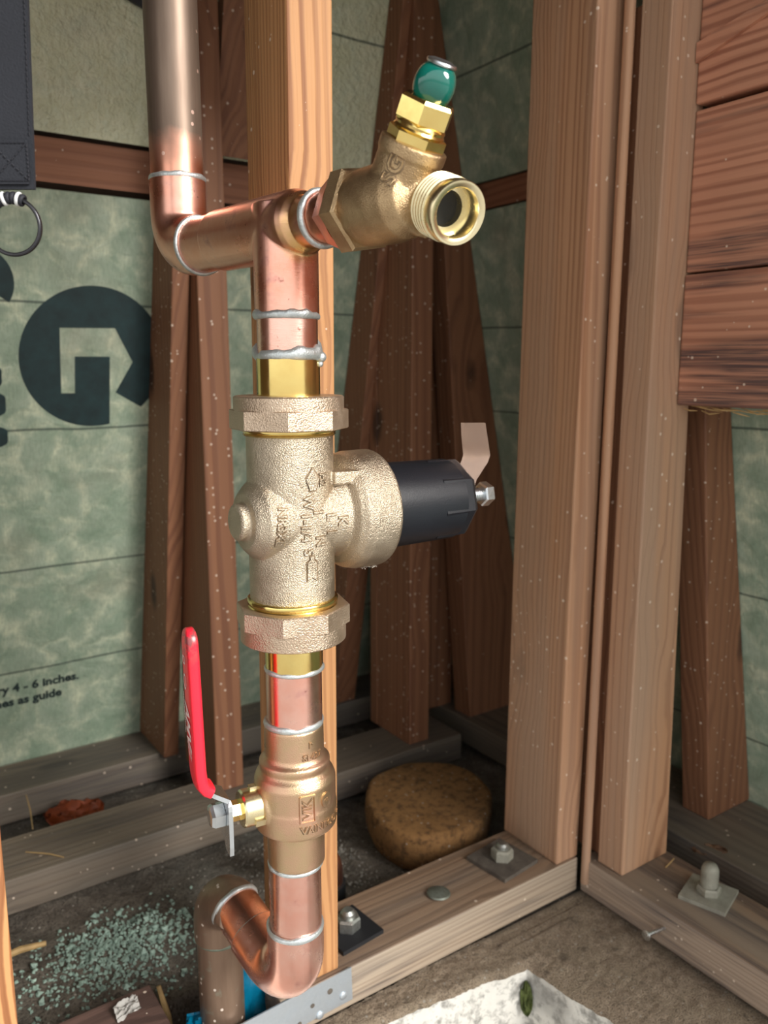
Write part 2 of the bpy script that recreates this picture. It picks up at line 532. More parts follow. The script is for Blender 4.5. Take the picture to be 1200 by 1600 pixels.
def riser_copper():
    """brown patina above, cleaned pink copper at the joint (height measured on the pipe)"""
    m = N('riser_copper')
    sep = m.n('ShaderNodeSeparateXYZ'); m.l(m.obj, sep.inputs[0])
    st = m.n('ShaderNodeCombineXYZ')
    m.l(sep.outputs[0], st.inputs[0]); m.l(sep.outputs[1], st.inputs[1]); m.l(m.math('MULTIPLY', sep.outputs[2], 0.1), st.inputs[2])
    a = m.noise(st.outputs[0], 90, 4, 0.6)
    brown = m.mix(m.ramp(a, (0.3, 0.0), (0.7, 1.0)), (0.15, 0.105, 0.08), (0.26, 0.195, 0.15))
    h = m.math('ADD', sep.outputs[2], m.math('MULTIPLY', m.noise(m.obj, 70, 4), 0.02))
    f = m.ramp(m.math('MULTIPLY', m.math('SUBTRACT', h, 0.0), 10), (0.30, 0.0), (0.56, 1.0))
    pink = m.mix(a, (0.80, 0.35, 0.24), (0.84, 0.44, 0.31))
    c = m.mix(f, pink, brown)
    v = m.voro(m.obj, 150)
    cs = m.n('ShaderNodeSeparateColor'); m.l(v.outputs['Color'], cs.inputs[0])
    sp = m.math('MULTIPLY', m.math('LESS_THAN', v.outputs['Distance'], 0.2), m.math('GREATER_THAN', cs.outputs[0], 0.8))
    c = m.mix(m.math('MULTIPLY', sp, 0.8), c, (0.85, 0.6, 0.5))
    return m.fin(c, m.math('MULTIPLY_ADD', f, 0.14, 0.32), m.math('MULTIPLY_ADD', f, -0.3, 1.0))


M['riser'] = riser_copper()


def plain(name, c, rough, metallic=0.0, bump=0.0, scale=300, var=0.25, nscale=30, **kw):
    m = N(name)
    a = m.noise(m.obj, nscale, 4, 0.6)
    col = m.mix(m.ramp(a, (0.3, 0.0), (0.7, 1.0)), c, tuple(x * (1 - var) for x in c))
    if bump: m.bump(m.noise(m.obj, scale, 3), bump, 0.0006)
    return m.fin(col, rough, metallic, **kw)


M['black_plastic'] = plain('black_plastic', (0.010, 0.012, 0.017), 0.36, bump=0.25, scale=1600)
M['green'] = plain('green_enamel', (0.001, 0.115, 0.088), 0.06, var=0.1, **{'Coat Weight': 0.6, 'Coat Roughness': 0.03})
M['red'] = plain('red_vinyl', (0.80, 0.02, 0.035), 0.25, var=0.12, nscale=20)
M['red_worn'] = plain('scorched_vinyl', (0.30, 0.05, 0.05), 0.4, var=0.9, nscale=180)
M['white_ink'] = plain('white_ink', (0.85, 0.62, 0.60), 0.5, var=0.05)
M['ink'] = plain('dark_green_ink', (0.012, 0.038, 0.042), 0.55, var=0.45, nscale=60)
M['ink_small'] = plain('dark_ink', (0.012, 0.026, 0.028), 0.6, var=0.2)
M['webbing'] = plain('black_webbing', (0.013, 0.015, 0.022), 0.85, bump=0.6, scale=900)
M['thread'] = plain('black_thread', (0.012, 0.013, 0.02), 0.7)
M['white_thread'] = plain('white_thread', (0.75, 0.76, 0.76), 0.6)
M['blue'] = plain('blue_plastic', (0.0, 0.20, 0.36), 0.35, var=0.3, bump=0.2, scale=120)
M['tar'] = plain('tar_paper', (0.010, 0.011, 0.014), 0.6)
M['dust'] = plain('lint', (0.75, 0.7, 0.62), 0.8)
M['leaf'] = plain('dry_orange_leaf', (0.42, 0.085, 0.02), 0.6, var=0.6, nscale=60)
M['leaf_brown'] = plain('dry_brown_leaf', (0.36, 0.20, 0.11), 0.7, var=0.5, nscale=60)
M['leaf_green'] = plain('green_moss', (0.16, 0.20, 0.055), 0.8, var=0.5, nscale=90)
M['straw'] = plain('straw', (0.55, 0.36, 0.15), 0.7, var=0.4, nscale=60)
M['stone'] = None
M['rubber'] = plain('black_rubber', (0.012, 0.013, 0.014), 0.5)
M['chip'] = plain('white_chip', (0.68, 0.66, 0.62), 0.8)
M['gravel'] = plain('green_granules', (0.36, 0.50, 0.42), 0.6, var=0.62, nscale=140)
M['pebble'] = plain('pale_grit', (0.30, 0.28, 0.24), 0.8, var=0.6, nscale=120)


def ground_mat(name, c1, c2, c3, scale=60, bump=0.8):
    m = N(name)
    a = m.noise(m.obj, scale, 6, 0.7); b = m.noise(m.obj, scale * 0.15, 3); f = m.noise(m.obj, scale * 6, 3, 0.7)
    c = m.mix(m.ramp(a, (0.36, 0.0), (0.64, 1.0)), c1, c2)
    c = m.mix(m.ramp(b, (0.45, 0.0), (0.65, 0.8)), c, c3)
    c = m.mix(m.ramp(f, (0.34, 0.85), (0.52, 0.0)), c, tuple(0.32 * x for x in c1))
    c = m.mix(m.ramp(m.noise(m.obj, scale * 0.5, 4, 0.7), (0.58, 0.0), (0.68, 0.7)), c, tuple(0.35 * x for x in c1))
    v = m.voro(m.obj, 190)
    cs = m.n('ShaderNodeSeparateColor'); m.l(v.outputs['Color'], cs.inputs[0])
    sp = m.math('MULTIPLY', m.math('LESS_THAN', v.outputs['Distance'], 0.22), m.math('GREATER_THAN', cs.outputs[0], 0.86))
    c = m.mix(m.math('MULTIPLY', sp, 0.7), c, (0.40, 0.37, 0.32))
    m.bump(m.math('ADD', a, f), bump, 0.003)
    return m.fin(c, 0.92, 0.0)


M['soil'] = ground_mat('dirt', (0.10, 0.080, 0.062), (0.18, 0.155, 0.125), (0.085, 0.082, 0.068))
M['mortar'] = ground_mat('gritty_mortar', (0.23, 0.17, 0.115), (0.42, 0.33, 0.24), (0.33, 0.26, 0.18), 130, 1.0)
M['white_wall'] = ground_mat('white_concrete', (0.60, 0.58, 0.53), (0.64, 0.62, 0.58), (0.50, 0.49, 0.44), 14, 0.3)
M['yard'] = ground_mat('yard_paving', (0.42, 0.40, 0.37), (0.50, 0.48, 0.45), (0.45, 0.43, 0.40), 8, 0.3)
M['stone'] = ground_mat('ochre_stone', (0.235, 0.115, 0.036), (0.275, 0.142, 0.048), (0.18, 0.09, 0.032), 18, 0.3)


def sheathing(name, lines, gloss):
    m = N(name)
    d = m.vec('SCALE', m.vec('SUBTRACT', m.noise(m.obj, 22, 3, col=True), (0.5, 0.5, 0.5)), 0.06)
    p = m.vec('ADD', m.obj, d)
    v = m.voro(p, 24, 'DISTANCE_TO_EDGE')
    vein = m.ramp(v.outputs[0], (0.0, 1.0), (0.20, 0.0))
    vein = m.math('MULTIPLY', vein, m.ramp(m.noise(m.obj, 30, 4, 0.7), (0.42, 0.0), (0.65, 1.0)))
    blot = m.noise(p, 30, 4, 0.65)
    base = m.mix(m.ramp(blot, (0.32, 0.0), (0.68, 1.0)), (0.235, 0.32, 0.23), (0.39, 0.46, 0.355))
    if gloss:
        base = m.mix(m.ramp(blot, (0.32, 0.0), (0.68, 1.0)), (0.60, 0.61, 0.40), (0.72, 0.72, 0.52))  # lighter base colour carries the panel's glare, painted in
    c = m.mix(m.math('MULTIPLY', vein, 1.0), base, (0.62, 0.66, 0.48))
    st = m.n('ShaderNodeVectorMath', operation='MULTIPLY'); m.l(m.obj, st.inputs[0]); st.inputs[1].default_value = (1, 1, 0.03)
    c = m.mix(m.ramp(m.noise(st.outputs[0], 500, 2), (0.3, 0.12 if gloss else 0.3), (0.6, 0.0)), c, (0.14, 0.19, 0.14))
    c = m.mix(m.ramp(m.noise(m.obj, 9, 3), (0.55, 0.0), (0.75, 0.4)), c, (0.30, 0.27, 0.20))
    if lines:
        sep = m.n('ShaderNodeSeparateXYZ'); m.l(m.obj, sep.inputs[0])
        zz = m.math('ADD', sep.outputs[2], m.math('MULTIPLY', m.noise(m.obj, 12, 2), 0.004))
        dmin = None
        for z in lines:
            k = m.math('ABSOLUTE', m.math('SUBTRACT', zz, z + 0.002))
            dmin = k if dmin is None else m.math('MINIMUM', dmin, k)
        c = m.mix(m.ramp(m.math('MULTIPLY', dmin, 200), (0.18, 0.75), (0.34, 0.0)), c, (0.035, 0.055, 0.045))
    h = m.math('ADD', m.noise(p, 55, 4, 0.6), m.math('MULTIPLY', v.outputs[0], 0.8))
    if gloss:
        h = m.noise(m.obj, 130, 3, 0.6)
    m.bump(h, 0.8 if gloss else 0.45, 0.006 if gloss else 0.004)
    return m.fin(c, 0.2 if gloss else 0.5, 0.0)


M['sheath_L'] = sheathing('green_sheathing', (0.614, 0.475, 0.306, 0.17), False)
M['sheath_LU'] = sheathing('green_sheathing_upper', (0.925,), True)
M['sheath_R'] = sheathing('green_sheathing_right', (0.596, 0.484, 0.300, 0.121), False)
M['sheath_RU'] = sheathing('green_sheathing_right_upper', (0.897,), False)

# ------------------------------------------------------------------ the setting
TL, TR = 0.235, 0.208               # batter of the two walls
def SL(z): return 1.092 - TL * (z - 0.038)      # left sheathing, inner face y
def SR(z): return 0.870 - TR * (z - 0.038)      # right sheathing, inner face x


def struct(name, bm, mat, parent=None, **kw):
    o = mesh_ob(name, bm, mat, parent, **kw)
    if not parent: o['kind'] = 'structure'
    return o


def wall_root(name):
    o = bpy.data.objects.new(name, None); COL.objects.link(o); o['kind'] = 'structure'; o['_base'] = [0, 0, 0]
    return o


def panel_L(bm, x0, x1, z0, z1, off=0.0, th=0.012):
    n = Vector((0, -1, -TL)).normalized()
    pts = [Vector((x0, SL(z0), z0)), Vector((x1, SL(z0), z0)), Vector((x1, SL(z1), z1)), Vector((x0, SL(z1), z1))]
    pts = [p + n * off for p in pts]
    return prism(bm, pts, -n * th)


def panel_R(bm, y0, y1, z0, z1, off=0.0, th=0.012):
    n = Vector((-1, 0, -TR)).normalized()
    pts = [Vector((SR(z0), y0, z0)), Vector((SR(z0), y1, z0)), Vector((SR(z1), y1, z1)), Vector((SR(z1), y0, z1))]
    pts = [p + n * off for p in pts]
    return prism(bm, pts, -n * th)


wl_ = wall_root('wall_left')
lower_panel = struct('sheathing_panel', panel_L(B(), -0.42, 0.90, 0.0, 0.726), M['sheath_L'], wl_)
struct('sheathing_panel', panel_L(B(), -0.42, 0.90, 0.779, 1.0), M['sheath_LU'], wl_)['label'] = 'glossy upper sheathing panel'
struct('outer_board', panel_L(B(), -0.45, 0.95, -0.05, 1.0, -0.03, 0.02), M['siding'], wl_)
wr_ = wall_root('wall_right')
struct('sheathing_panel', panel_R(B(), -0.35, 1.10, 0.0, 0.740), M['sheath_R'], wr_)
struct('sheathing_panel', panel_R(B(), -0.35, 1.10, 0.774, 1.0), M['sheath_RU'], wr_)
struct('outer_board', panel_R(B(), -0.40, 1.15, -0.05, 1.0, -0.03, 0.02), M['siding'], wr_)
# the open box is closed on the far left and overhead
struct('wall_side', box(B(), -0.14, -0.11, 0.50, 1.15, -0.05, 1.0), M['siding'])
struct('unseen_ceiling', box(B(), -0.50, 0.95, 0.33, 1.20, 1.0, 1.03), M['siding'])

struct('unseen_ceiling', box(B(), -2.2, 1.6, -0.45, 1.3, 1.50, 1.54), M['siding'])  # unseen porch soffit, added to cut sky light from overhead

# printed marks on the left sheathing
nL = Vector((0, -1, -TL)).normalized()
upL = Vector((0, -TL, 1)).normalized()
k_ = math.sqrt(1 + TL * TL)
def onL(x, z): return Vector((x, SL(z), z)) + nL * 0.0004


def print_L(name, pts):
    bm = B(); vs = [bm.verts.new(onL(*p)) for p in pts]; bm.faces.new(vs)
    bmesh.ops.triangulate(bm, faces=bm.faces)
    return mesh_ob(name, bm, M['ink'], wl_)


cx, cz, rr = 0.266, 0.5555, 0.0805
arc = []
a0, a1 = -47.0, 283.0
for i in range(73):
    a = math.radians(a0 + (a1 - a0) * i / 72)
    arc.append((cx + rr * math.cos(a), cz + rr * math.sin(a) / k_ * 1.0))
print_L('printed_emblem', arc + [(0.2835, 0.557), (0.2445, 0.557), (0.2445, 0.516), (0.2295, 0.516), (0.2285, 0.588), (0.289, 0.589), (0.310, 0.551), (0.2905, 0.516)])
# the slices of a neighbouring printed word at the edge
ring_pts = []
for i in range(25):
    a = math.radians(-35 + 215 * i / 24); ring_pts.append((0.152 + 0.0315 * math.cos(a), 0.632 + 0.034 * math.sin(a)))
for i in range(25):
    a = math.radians(180 - 215 * i / 24); ring_pts.append((0.152 + 0.0165 * math.cos(a), 0.632 + 0.020 * math.sin(a)))
print_L('printed_letter', ring_pts)
for (x, z, rx, rz) in ((0.140, 0.535, 0.028, 0.014), (0.140, 0.505, 0.031, 0.015), (0.140, 0.469, 0.032, 0.013)):
    print_L('printed_letter', [(x + rx * max(-1, min(1, 1.15 * math.cos(2 * math.pi * i / 32))), z + rz * max(-1, min(1, 1.15 * math.sin(2 * math.pi * i / 32)))) for i in range(32)])
bm = B()
place(bm, text_mesh('every 4 - 6 inches.', 0.0165, 0.0006, align='RIGHT'), onL(0.2475, 0.1475), (1, 0, 0), upL, lift=0.0002)
mesh_ob('printed_text', bm, M['ink_small'], wl_)
bm = B()
place(bm, text_mesh('lines as guide', 0.0165, 0.0006, align='RIGHT'), onL(0.2255, 0.1285), (1, 0, 0), upL, lift=0.0002)
mesh_ob('printed_text', bm, M['ink_small'], wl_)

# ground
def fbm(x, y, s, o=4):
    return noise.fractal(Vector((x * s, y * s, 3.3)), 1.0, 2.0, o)


def soil_z(x, y):
    z = -0.009 + 0.005 * fbm(x, y, 14) + 0.0025 * fbm(x, y, 70)
    d = math.hypot((x - 0.215) / 0.075, (y - 0.585) / 0.05)
    z -= 0.055 * max(0.0, 1 - d * d)
    d = math.hypot((x - 0.18) / 0.11, (y - 0.71) / 0.06)
    z += 0.010 * max(0.0, 1 - d * d)
    return z


bm = B()
nx, ny = 300, 150
X = [-0.43 + 1.34 * i / nx for i in range(nx + 1)]; Y = [0.532 + 0.57 * j / ny for j in range(ny + 1)]
g = [[bm.verts.new((x, y, soil_z(x, y))) for y in Y] for x in X]
for i in range(nx):
    for j in range(ny):
        bm.faces.new((g[i][j], g[i + 1][j], g[i + 1][j + 1], g[i][j + 1]))
struct('floor', bm, M['soil'], smooth=True, sharp=80)
bm = B()
Y2 = [-0.36 + 0.895 * j / 100 for j in range(101)]; X2 = [0.655 + 0.25 * i / 40 for i in range(41)]
g = [[bm.verts.new((x, y, soil_z(x, y))) for y in Y2] for x in X2]
for i in range(40):
    for j in range(100):
        bm.faces.new((g[i][j], g[i + 1][j], g[i + 1][j + 1], g[i][j + 1]))
struct('floor', bm, M['soil'], smooth=True, sharp=80)

# foundation: gritty mortar ledge on top, whitish concrete faces towards the pit
path = []
for i in range(421):
    x = -0.43 + (0.494 + 0.43) * i / 420; path.append((x, 0.485 + (0.494 - x) * 0.135 + 0.0045 * fbm(x, 0, 22), x, 0.533 + max(0, (0.3 - x) * 0.14)))
for i in range(1, 381):
    t = i / 380; y = 0.485 - t * 0.84; path.append((0.494 + t * 0.16 * 0.84 + 0.0045 * fbm(0.7, y, 22) * min(1, t * 12), y, 0.662, 0.533 - t * 0.888))
bm = B(); rows = []
NT = 26
for (x0, y0, x1, y1) in path:
    r_ = []
    for k in range(NT + 1):
        t = k / NT; x, y = x0 + (x1 - x0) * t, y0 + (y1 - y0) * t
        edge = min(1.0, t * 6)
        z = -0.006 * (1 - edge) ** 2 - 0.003 + 0.0012 * fbm(x, y, 40) * (0.4 + 0.6 * edge) + 0.0012 * fbm(x, y, 230)
        r_.append(bm.verts.new((x, y, z)))
    rows.append(r_)
for A, Bq in zip(rows, rows[1:]):
    for k in range(NT): bm.faces.new((A[k], Bq[k], Bq[k + 1], A[k + 1]))
found = wall_root('foundation')
tops = [r_[0].co.copy() for r_ in rows]
struct('mortar_ledge', bm, M['mortar'], found, smooth=True, sharp=80)
bm = B(); rows = []
for c in tops:
    rows.append([bm.verts.new((c.x + 0.003 * fbm(c.y, k * 0.02, 20) * min(1, k / 3), c.y + 0.003 * fbm(c.x, k * 0.02, 20) * min(1, k / 3), c.z + (-0.36 - c.z) * (k / 20) ** 1.3)) for k in range(21)])
for A, Bq in zip(rows, rows[1:]):
    for k in range(20): bm.faces.new((A[k], Bq[k], Bq[k + 1], A[k + 1]))
struct('concrete_face', bm, M['white_wall'], found, smooth=True, sharp=80)
struct('floor', box(B(), -4, 4, -5, 3, -0.40, -0.355), M['yard'])

# ------------------------------------------------------------------ framing lumber, one thing per piece
def lumber(name, label, cat, mat, corners, bev=0.0016, group=None, face=None):
    c = [Vector(p) for p in corners]
    at = sum(c[:4], Vector()) / 4
    o = mesh_ob(name, hexa(B(), c, bev), mat, at=at)
    if face:                                   # one face takes a second, paler wood
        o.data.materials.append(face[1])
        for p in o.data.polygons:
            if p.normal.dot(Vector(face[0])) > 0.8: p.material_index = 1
    return tag(o, label, cat, group)


def bx(x0, x1, y0, y1, z0, z1):
    return [(x0, y0, z0), (x1, y0, z0), (x1, y1, z0), (x0, y1, z0), (x0, y0, z1), (x1, y0, z1), (x1, y1, z1), (x0, y1, z1)]


ZP, ZT = 0.038, 0.985
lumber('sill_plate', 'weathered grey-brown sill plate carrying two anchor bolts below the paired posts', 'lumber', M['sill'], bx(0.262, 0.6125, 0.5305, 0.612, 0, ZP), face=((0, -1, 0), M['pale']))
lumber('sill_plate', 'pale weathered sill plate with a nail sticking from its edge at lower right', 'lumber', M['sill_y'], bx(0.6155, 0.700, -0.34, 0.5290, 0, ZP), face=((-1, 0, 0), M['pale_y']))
lumber('sill_plate', 'short dark sawn-off sill board at the bottom left edge with a white chip', 'lumber', M['dark_board'], bx(-0.10, 0.181, 0.545, 0.610, 0, ZP))
lumber('sill_plate', 'dusty grey plate nearer the copper trap crossing the left bay', 'lumber', M['dusty'], bx(-0.10, 0.700, 0.826, 0.908, 0, ZP))
lumber('sill_plate', 'dusty plate at the foot of the green left wall', 'lumber', M['dusty'], bx(-0.10, 0.86, 1.008, 1.090, 0, ZP))
lumber('sill_plate', 'dusty brown plate at the foot of the green right wall', 'lumber', M['dusty_y'], bx(0.735, 0.866, -0.34, 0.965, 0, ZP))

lumber('wall_stud', 'bright orange-brown fir stud standing right behind the copper valve assembly', 'stud', M['fir'],
       [(0.284, 0.535, ZP), (0.3205, 0.535, ZP), (0.3205, 0.602, ZP), (0.284, 0.602, ZP), (0.289, 0.535, ZT), (0.325, 0.535, ZT), (0.325, 0.602, ZT), (0.289, 0.602, ZT)])
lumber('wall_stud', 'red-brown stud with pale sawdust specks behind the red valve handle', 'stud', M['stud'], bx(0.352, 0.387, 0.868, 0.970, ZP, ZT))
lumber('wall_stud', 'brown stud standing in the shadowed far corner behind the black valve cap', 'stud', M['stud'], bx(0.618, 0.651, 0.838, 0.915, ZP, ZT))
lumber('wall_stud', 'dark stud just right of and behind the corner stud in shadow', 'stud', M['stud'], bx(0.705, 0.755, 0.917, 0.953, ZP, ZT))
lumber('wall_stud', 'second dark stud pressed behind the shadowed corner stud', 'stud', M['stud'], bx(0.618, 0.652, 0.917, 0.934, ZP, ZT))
lumber('corner_post', 'left brown post of the pair at the inner corner with knots and a tall split', 'post', M['post'],
       [(0.583, 0.533, ZP), (0.614, 0.533, ZP), (0.614, 0.613, ZP), (0.583, 0.613, ZP), (0.592, 0.533, ZT), (0.630, 0.533, ZT), (0.630, 0.614, ZT), (0.592, 0.614, ZT)])
lumber('corner_post', 'right pinkish-brown post of the pair touching the horizontal header boards', 'post', M['post'],
       [(0.6235, 0.482, ZP), (0.695, 0.482, ZP), (0.695, 0.514, ZP), (0.6235, 0.514, ZP), (0.6245, 0.482, ZT), (0.671, 0.482, ZT), (0.671, 0.514, ZT), (0.6245, 0.514, ZT)])
bm = lathe(B(), [(0, 0.0046), (0.50, 0.0049), (0.97, 0.0050)], (0.6155, 0.5225, 0.012), (0.005, 0.0, 1.0), 20)
tag(mesh_ob('wood_dowel', bm, M['post'], smooth=True, at=(0.6155, 0.5225, 0.012)),
    'thin round-edged wooden strip wedged in the gap between the paired posts', 'strip')


lumber('filler_stud', 'shadowed stud filling the slot behind the two corner posts', 'stud', M['stud'], bx(0.634, 0.686, 0.517, 0.606, ZP, 0.86))


def wedge_L(name, label, x0, x1, d0, d1):
    """stud that widens downwards to carry the battered left wall"""
    zs = (ZP, ZT)
    c = []
    for z, d in zip(zs, (d0, d1)):
        y1 = SL(z) - 0.001; y0 = y1 - d
        c += [(x0, y0, z), (x1, y0, z), (x1, y1, z), (x0, y1, z)]
    lumber(name, label, 'stud', M['stud'], c)


def wedge_R(name, label, y0, y1, d0, d1, zt=ZT):
    c = []
    for z, d in zip((ZP, zt), (d0, d1)):
        x1 = SR(z) - 0.001; x0 = x1 - d
        c += [(x0, y0, z), (x1, y0, z), (x1, y1, z), (x0, y1, z)]
    lumber(name, label, 'stud', M['stud'], c)


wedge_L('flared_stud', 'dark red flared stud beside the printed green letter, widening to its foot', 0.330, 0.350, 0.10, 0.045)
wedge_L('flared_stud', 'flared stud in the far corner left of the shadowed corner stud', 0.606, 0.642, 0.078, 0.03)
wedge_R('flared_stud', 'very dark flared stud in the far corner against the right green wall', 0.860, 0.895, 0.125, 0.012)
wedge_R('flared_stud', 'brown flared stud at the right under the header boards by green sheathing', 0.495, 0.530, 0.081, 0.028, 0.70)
lumber('wall_stud', 'bright fir stud cut by the left picture edge at bottom left', 'stud', M['fir'],
       bx(0.040, 0.0745, 0.572, 0.6085, ZP, 0.30))

def nailer_piece(bm, f, a0, a1, z0, z1, off, th): return f(bm, a0, a1, z0, z1, off, th)
tag(mesh_ob('nailer_board', panel_L(B(), -0.42, 0.80, 0.7325, 0.7745, -0.008, 0.016), M['nailer'], at=(0.2, 0.93, 0.75)), 'horizontal brown nailer strip between the green panels of the left wall', 'board')
tag(mesh_ob('nailer_board', panel_R(B(), -0.35, 0.90, 0.7425, 0.7725, -0.008, 0.016), M['nailer_y'], at=(0.73, 0.3, 0.75)), 'horizontal brown nailer strip between the green panels of the right wall', 'board')
tag(mesh_ob('blocking_board', panel_L(B(), 0.393, 0.500, 0.781, 0.99, 0.016, 0.015), M['stud'], at=(0.44, 0.9, 0.79)), 'brown blocking board fixed over the upper green panel behind the bright stud', 'board')
bm = B()
pts = [(0.205, 0.945), (0.25, 0.925), (0.30, 0.906), (0.345, 0.893), (0.345, 0.99), (0.205, 0.99)]
prism(bm, [onL(x, z) + nL * 0.004 for x, z in pts], nL * 0.006)
tag(mesh_ob('tar_paper', bm, M['tar'], at=(0.27, 0.89, 0.9)), 'black tar paper flap hanging at the top edge left of the copper riser', 'flap')

# header boards nailed against the right post
hdr = [(0.5107, 0.6283, 0.0), (0.6302, 0.7680, 0.0012), (0.7728, 0.92, 0.0), (0.921, 1.06, 0.001)]
hl = ['lowest header board with dark mould stains and a splintered bottom edge',
      'wide coarse-grained header board with dark stain streaks, second from the bottom',
      'upper header board beneath the slanted shim, third from the bottom',
      'topmost header board cut by the top picture edge']
for (z0, z1, dx), lb in zip(hdr, hl):
    o = mesh_ob('header_board', box(B(), 0.663 + dx, 0.699, -0.25, 0.4815, z0, z1, 0.002), M['header'], at=(0.68, 0.2, z0))
    tag(o, lb, 'board')
bm = B()
prism(bm, [(0.6628, 0.481, 0.806), (0.6628, 0.395, 0.832), (0.6628, 0.390, 0.842), (0.6628, 0.481, 0.822)], (-0.004, 0, 0))
tag(mesh_ob('wood_shim', bm, M['header'], at=(0.661, 0.45, 0.81)), 'thin slanted wooden shim lying across the upper header board', 'shim')
bm = B()
for i in range(14):
    y = 0.475 - 0.006 * i - random.uniform(0, 0.003); l_ = random.uniform(0.012, 0.03); zb = 0.5105 - random.uniform(0.0, 0.004)
    x = 0.664 + random.uniform(0, 0.01)
    sweep(bm, [(x, y, zb), (x - 0.002, y - l_ * 0.5, zb - random.uniform(0, 0.003)), (x - 0.001, y - l_, zb - random.uniform(0, 0.004))], [0.0004, 0.0007, 0.0002], 5)
spl = mesh_ob('wood_splinters', bm, M['straw'], at=(0.665, 0.45, 0.51))
tag(spl, 'fringe of pale splinters under the lowest header board', 'splinters', kind='stuff')

# ------------------------------------------------------------------ plumbing
AX, AY = 0.238, 0.449                 # axis of the vertical run
R_ = Vector((0.108, -0.994, 0)).normalized()     # upper horizontal run, towards the viewer
ZR = 0.628
T0 = Vector((AX, AY, ZR))
def run(s, dz=0.0): return T0 + R_ * s + Vector((0, 0, dz))


# --- upper copper line: riser, elbow, tee
up_ = thing('copper_supply_line', 'copper riser with soldered elbow and tee above the bronze regulator', 'pipe', (0.2237, 0.5805, 0.66))
EL = run(-0.1325)
bm = lathe(B(), [(0.668, 0.0181), (0.998, 0.0181)], (EL.x, EL.y, 0), (0, 0, 1), 56)
tag(mesh_ob('riser_pipe', bm, M['riser'], up_, smooth=True), 'brown riser pipe cleaned pink near the joint')
bm = B()
sweep(bm, fillet([(EL.x, EL.y, 0.674), (EL.x, EL.y, ZR), run(-0.103)], 0.0235, 14), 0.0193, 56)
mesh_ob('elbow', bm, M['copper_fit'], up_, smooth=True)
bm = lathe(B(), [(-0.108, 0.0181), (-0.055, 0.0181)], T0, R_, 56)
mesh_ob('pipe_stub', bm, M['copper_fit'], up_, smooth=True)
for c, d, rr_, rad, wob, sd in (((EL.x, EL.y, 0.6755), (0, 0, 1), 0.0183, 0.0020, 0.35, 1), (run(-0.1025), R_, 0.0187, 0.0020, 0.2, 2), (run(0.0365), R_, 0.0147, 0.0025, 0.2, 4)):
    tag(mesh_ob('solder_ring', torus(B(), c, d, rr_, rad, wob=wob, seed=sd), M['solder'], up_, smooth=True, sharp=90), 'grey solder ring')
bm = B()
lathe(bm, [(-0.072, 0.0193), (0.012, 0.0193), (0.0165, 0.0188), (0.0205, 0.0172), (0.0235, 0.0148)], T0, R_, 56)
lathe(bm, [(0.0, 0.0144), (0.035, 0.0143)], T0, R_, 48)
lathe(bm, [(0.5775, 0.0193), (0.640, 0.0193)], (AX, AY, 0), (0, 0, 1), 56)
cast('tee', bm, M['copper_tee'], up_, 0.0007, 3)
bm = lathe(B(), [(0.5525, 0.0183), (0.585, 0.0183)], (AX, AY, 0), (0, 0, 1), 56)
mesh_ob('nipple', bm, M['copper'], up_, smooth=True)
bm = torus(B(), (AX, AY, 0.5768), (0, 0, 1), 0.0187, 0.0024, wob=0.8, seed=7)
tag(mesh_ob('solder_ring', bm, M['solder'], up_, smooth=True, sharp=90), 'grey solder ring')
bm = torus(B(), (AX, AY, 0.5545), (0, 0, 1), 0.0182, 0.0042, wob=0.9, seed=12, seg=64)
blob = AX + 0.0152, AY - 0.0135, 0.5525
bmesh.ops.create_icosphere(bm, subdivisions=3, radius=0.0033, matrix=Matrix.Translation(blob))
bmesh.ops.create_icosphere(bm, subdivisions=2, radius=0.0022, matrix=Matrix.Translation((blob[0] - 0.0005, blob[1] + 0.0006, 0.5485)))
tag(mesh_ob('solder_ring', bm, M['solder'], up_, smooth=True, sharp=90), 'lumpy thick solder ring with a hanging blob')

# --- pressure regulator
pr = thing('pressure_regulator', 'cast bronze pressure regulator with black cap, lettering and two union nuts', 'valve', (AX, AY, 0.3755))
ZB = 0.4545
bm = B()
lathe(bm, [(0.400, 0.0268), (0.509, 0.0268)], (AX, AY, 0), (0, 0, 1), 72)
A_ = (1, 0, 0)
O_ = (AX, AY, ZB)
lathe(bm, [(-0.0325, 0.0170), (-0.0310, 0.0192), (-0.0258, 0.0243), (-0.0242, 0.0250), (-0.012, 0.0262), (0.0, 0.0267), (0.018, 0.0268), (0.034, 0.0290)], O_, A_, 72)      # boss and neck
lathe(bm, [(-0.0385, 0.0096), (-0.0372, 0.0114), (-0.033, 0.0114), (-0.0305, 0.0135)], O_, A_, 48)                                   # end plug
lathe(bm, [(0.0285, 0.028), (0.0310, 0.0335), (0.035, 0.0370), (0.041, 0.0386), (0.0575, 0.0388), (0.0595, 0.0378), (0.060, 0.035)], O_, A_, 72)   # bell
# small cast stop between body and bell
box(bm, AX + 0.018, AX + 0.040, AY - 0.024, AY - 0.014, ZB + 0.021, ZB + 0.029)
body, bvh = cast('body', bm, M['bronze'], pr, 0.0006, 4)

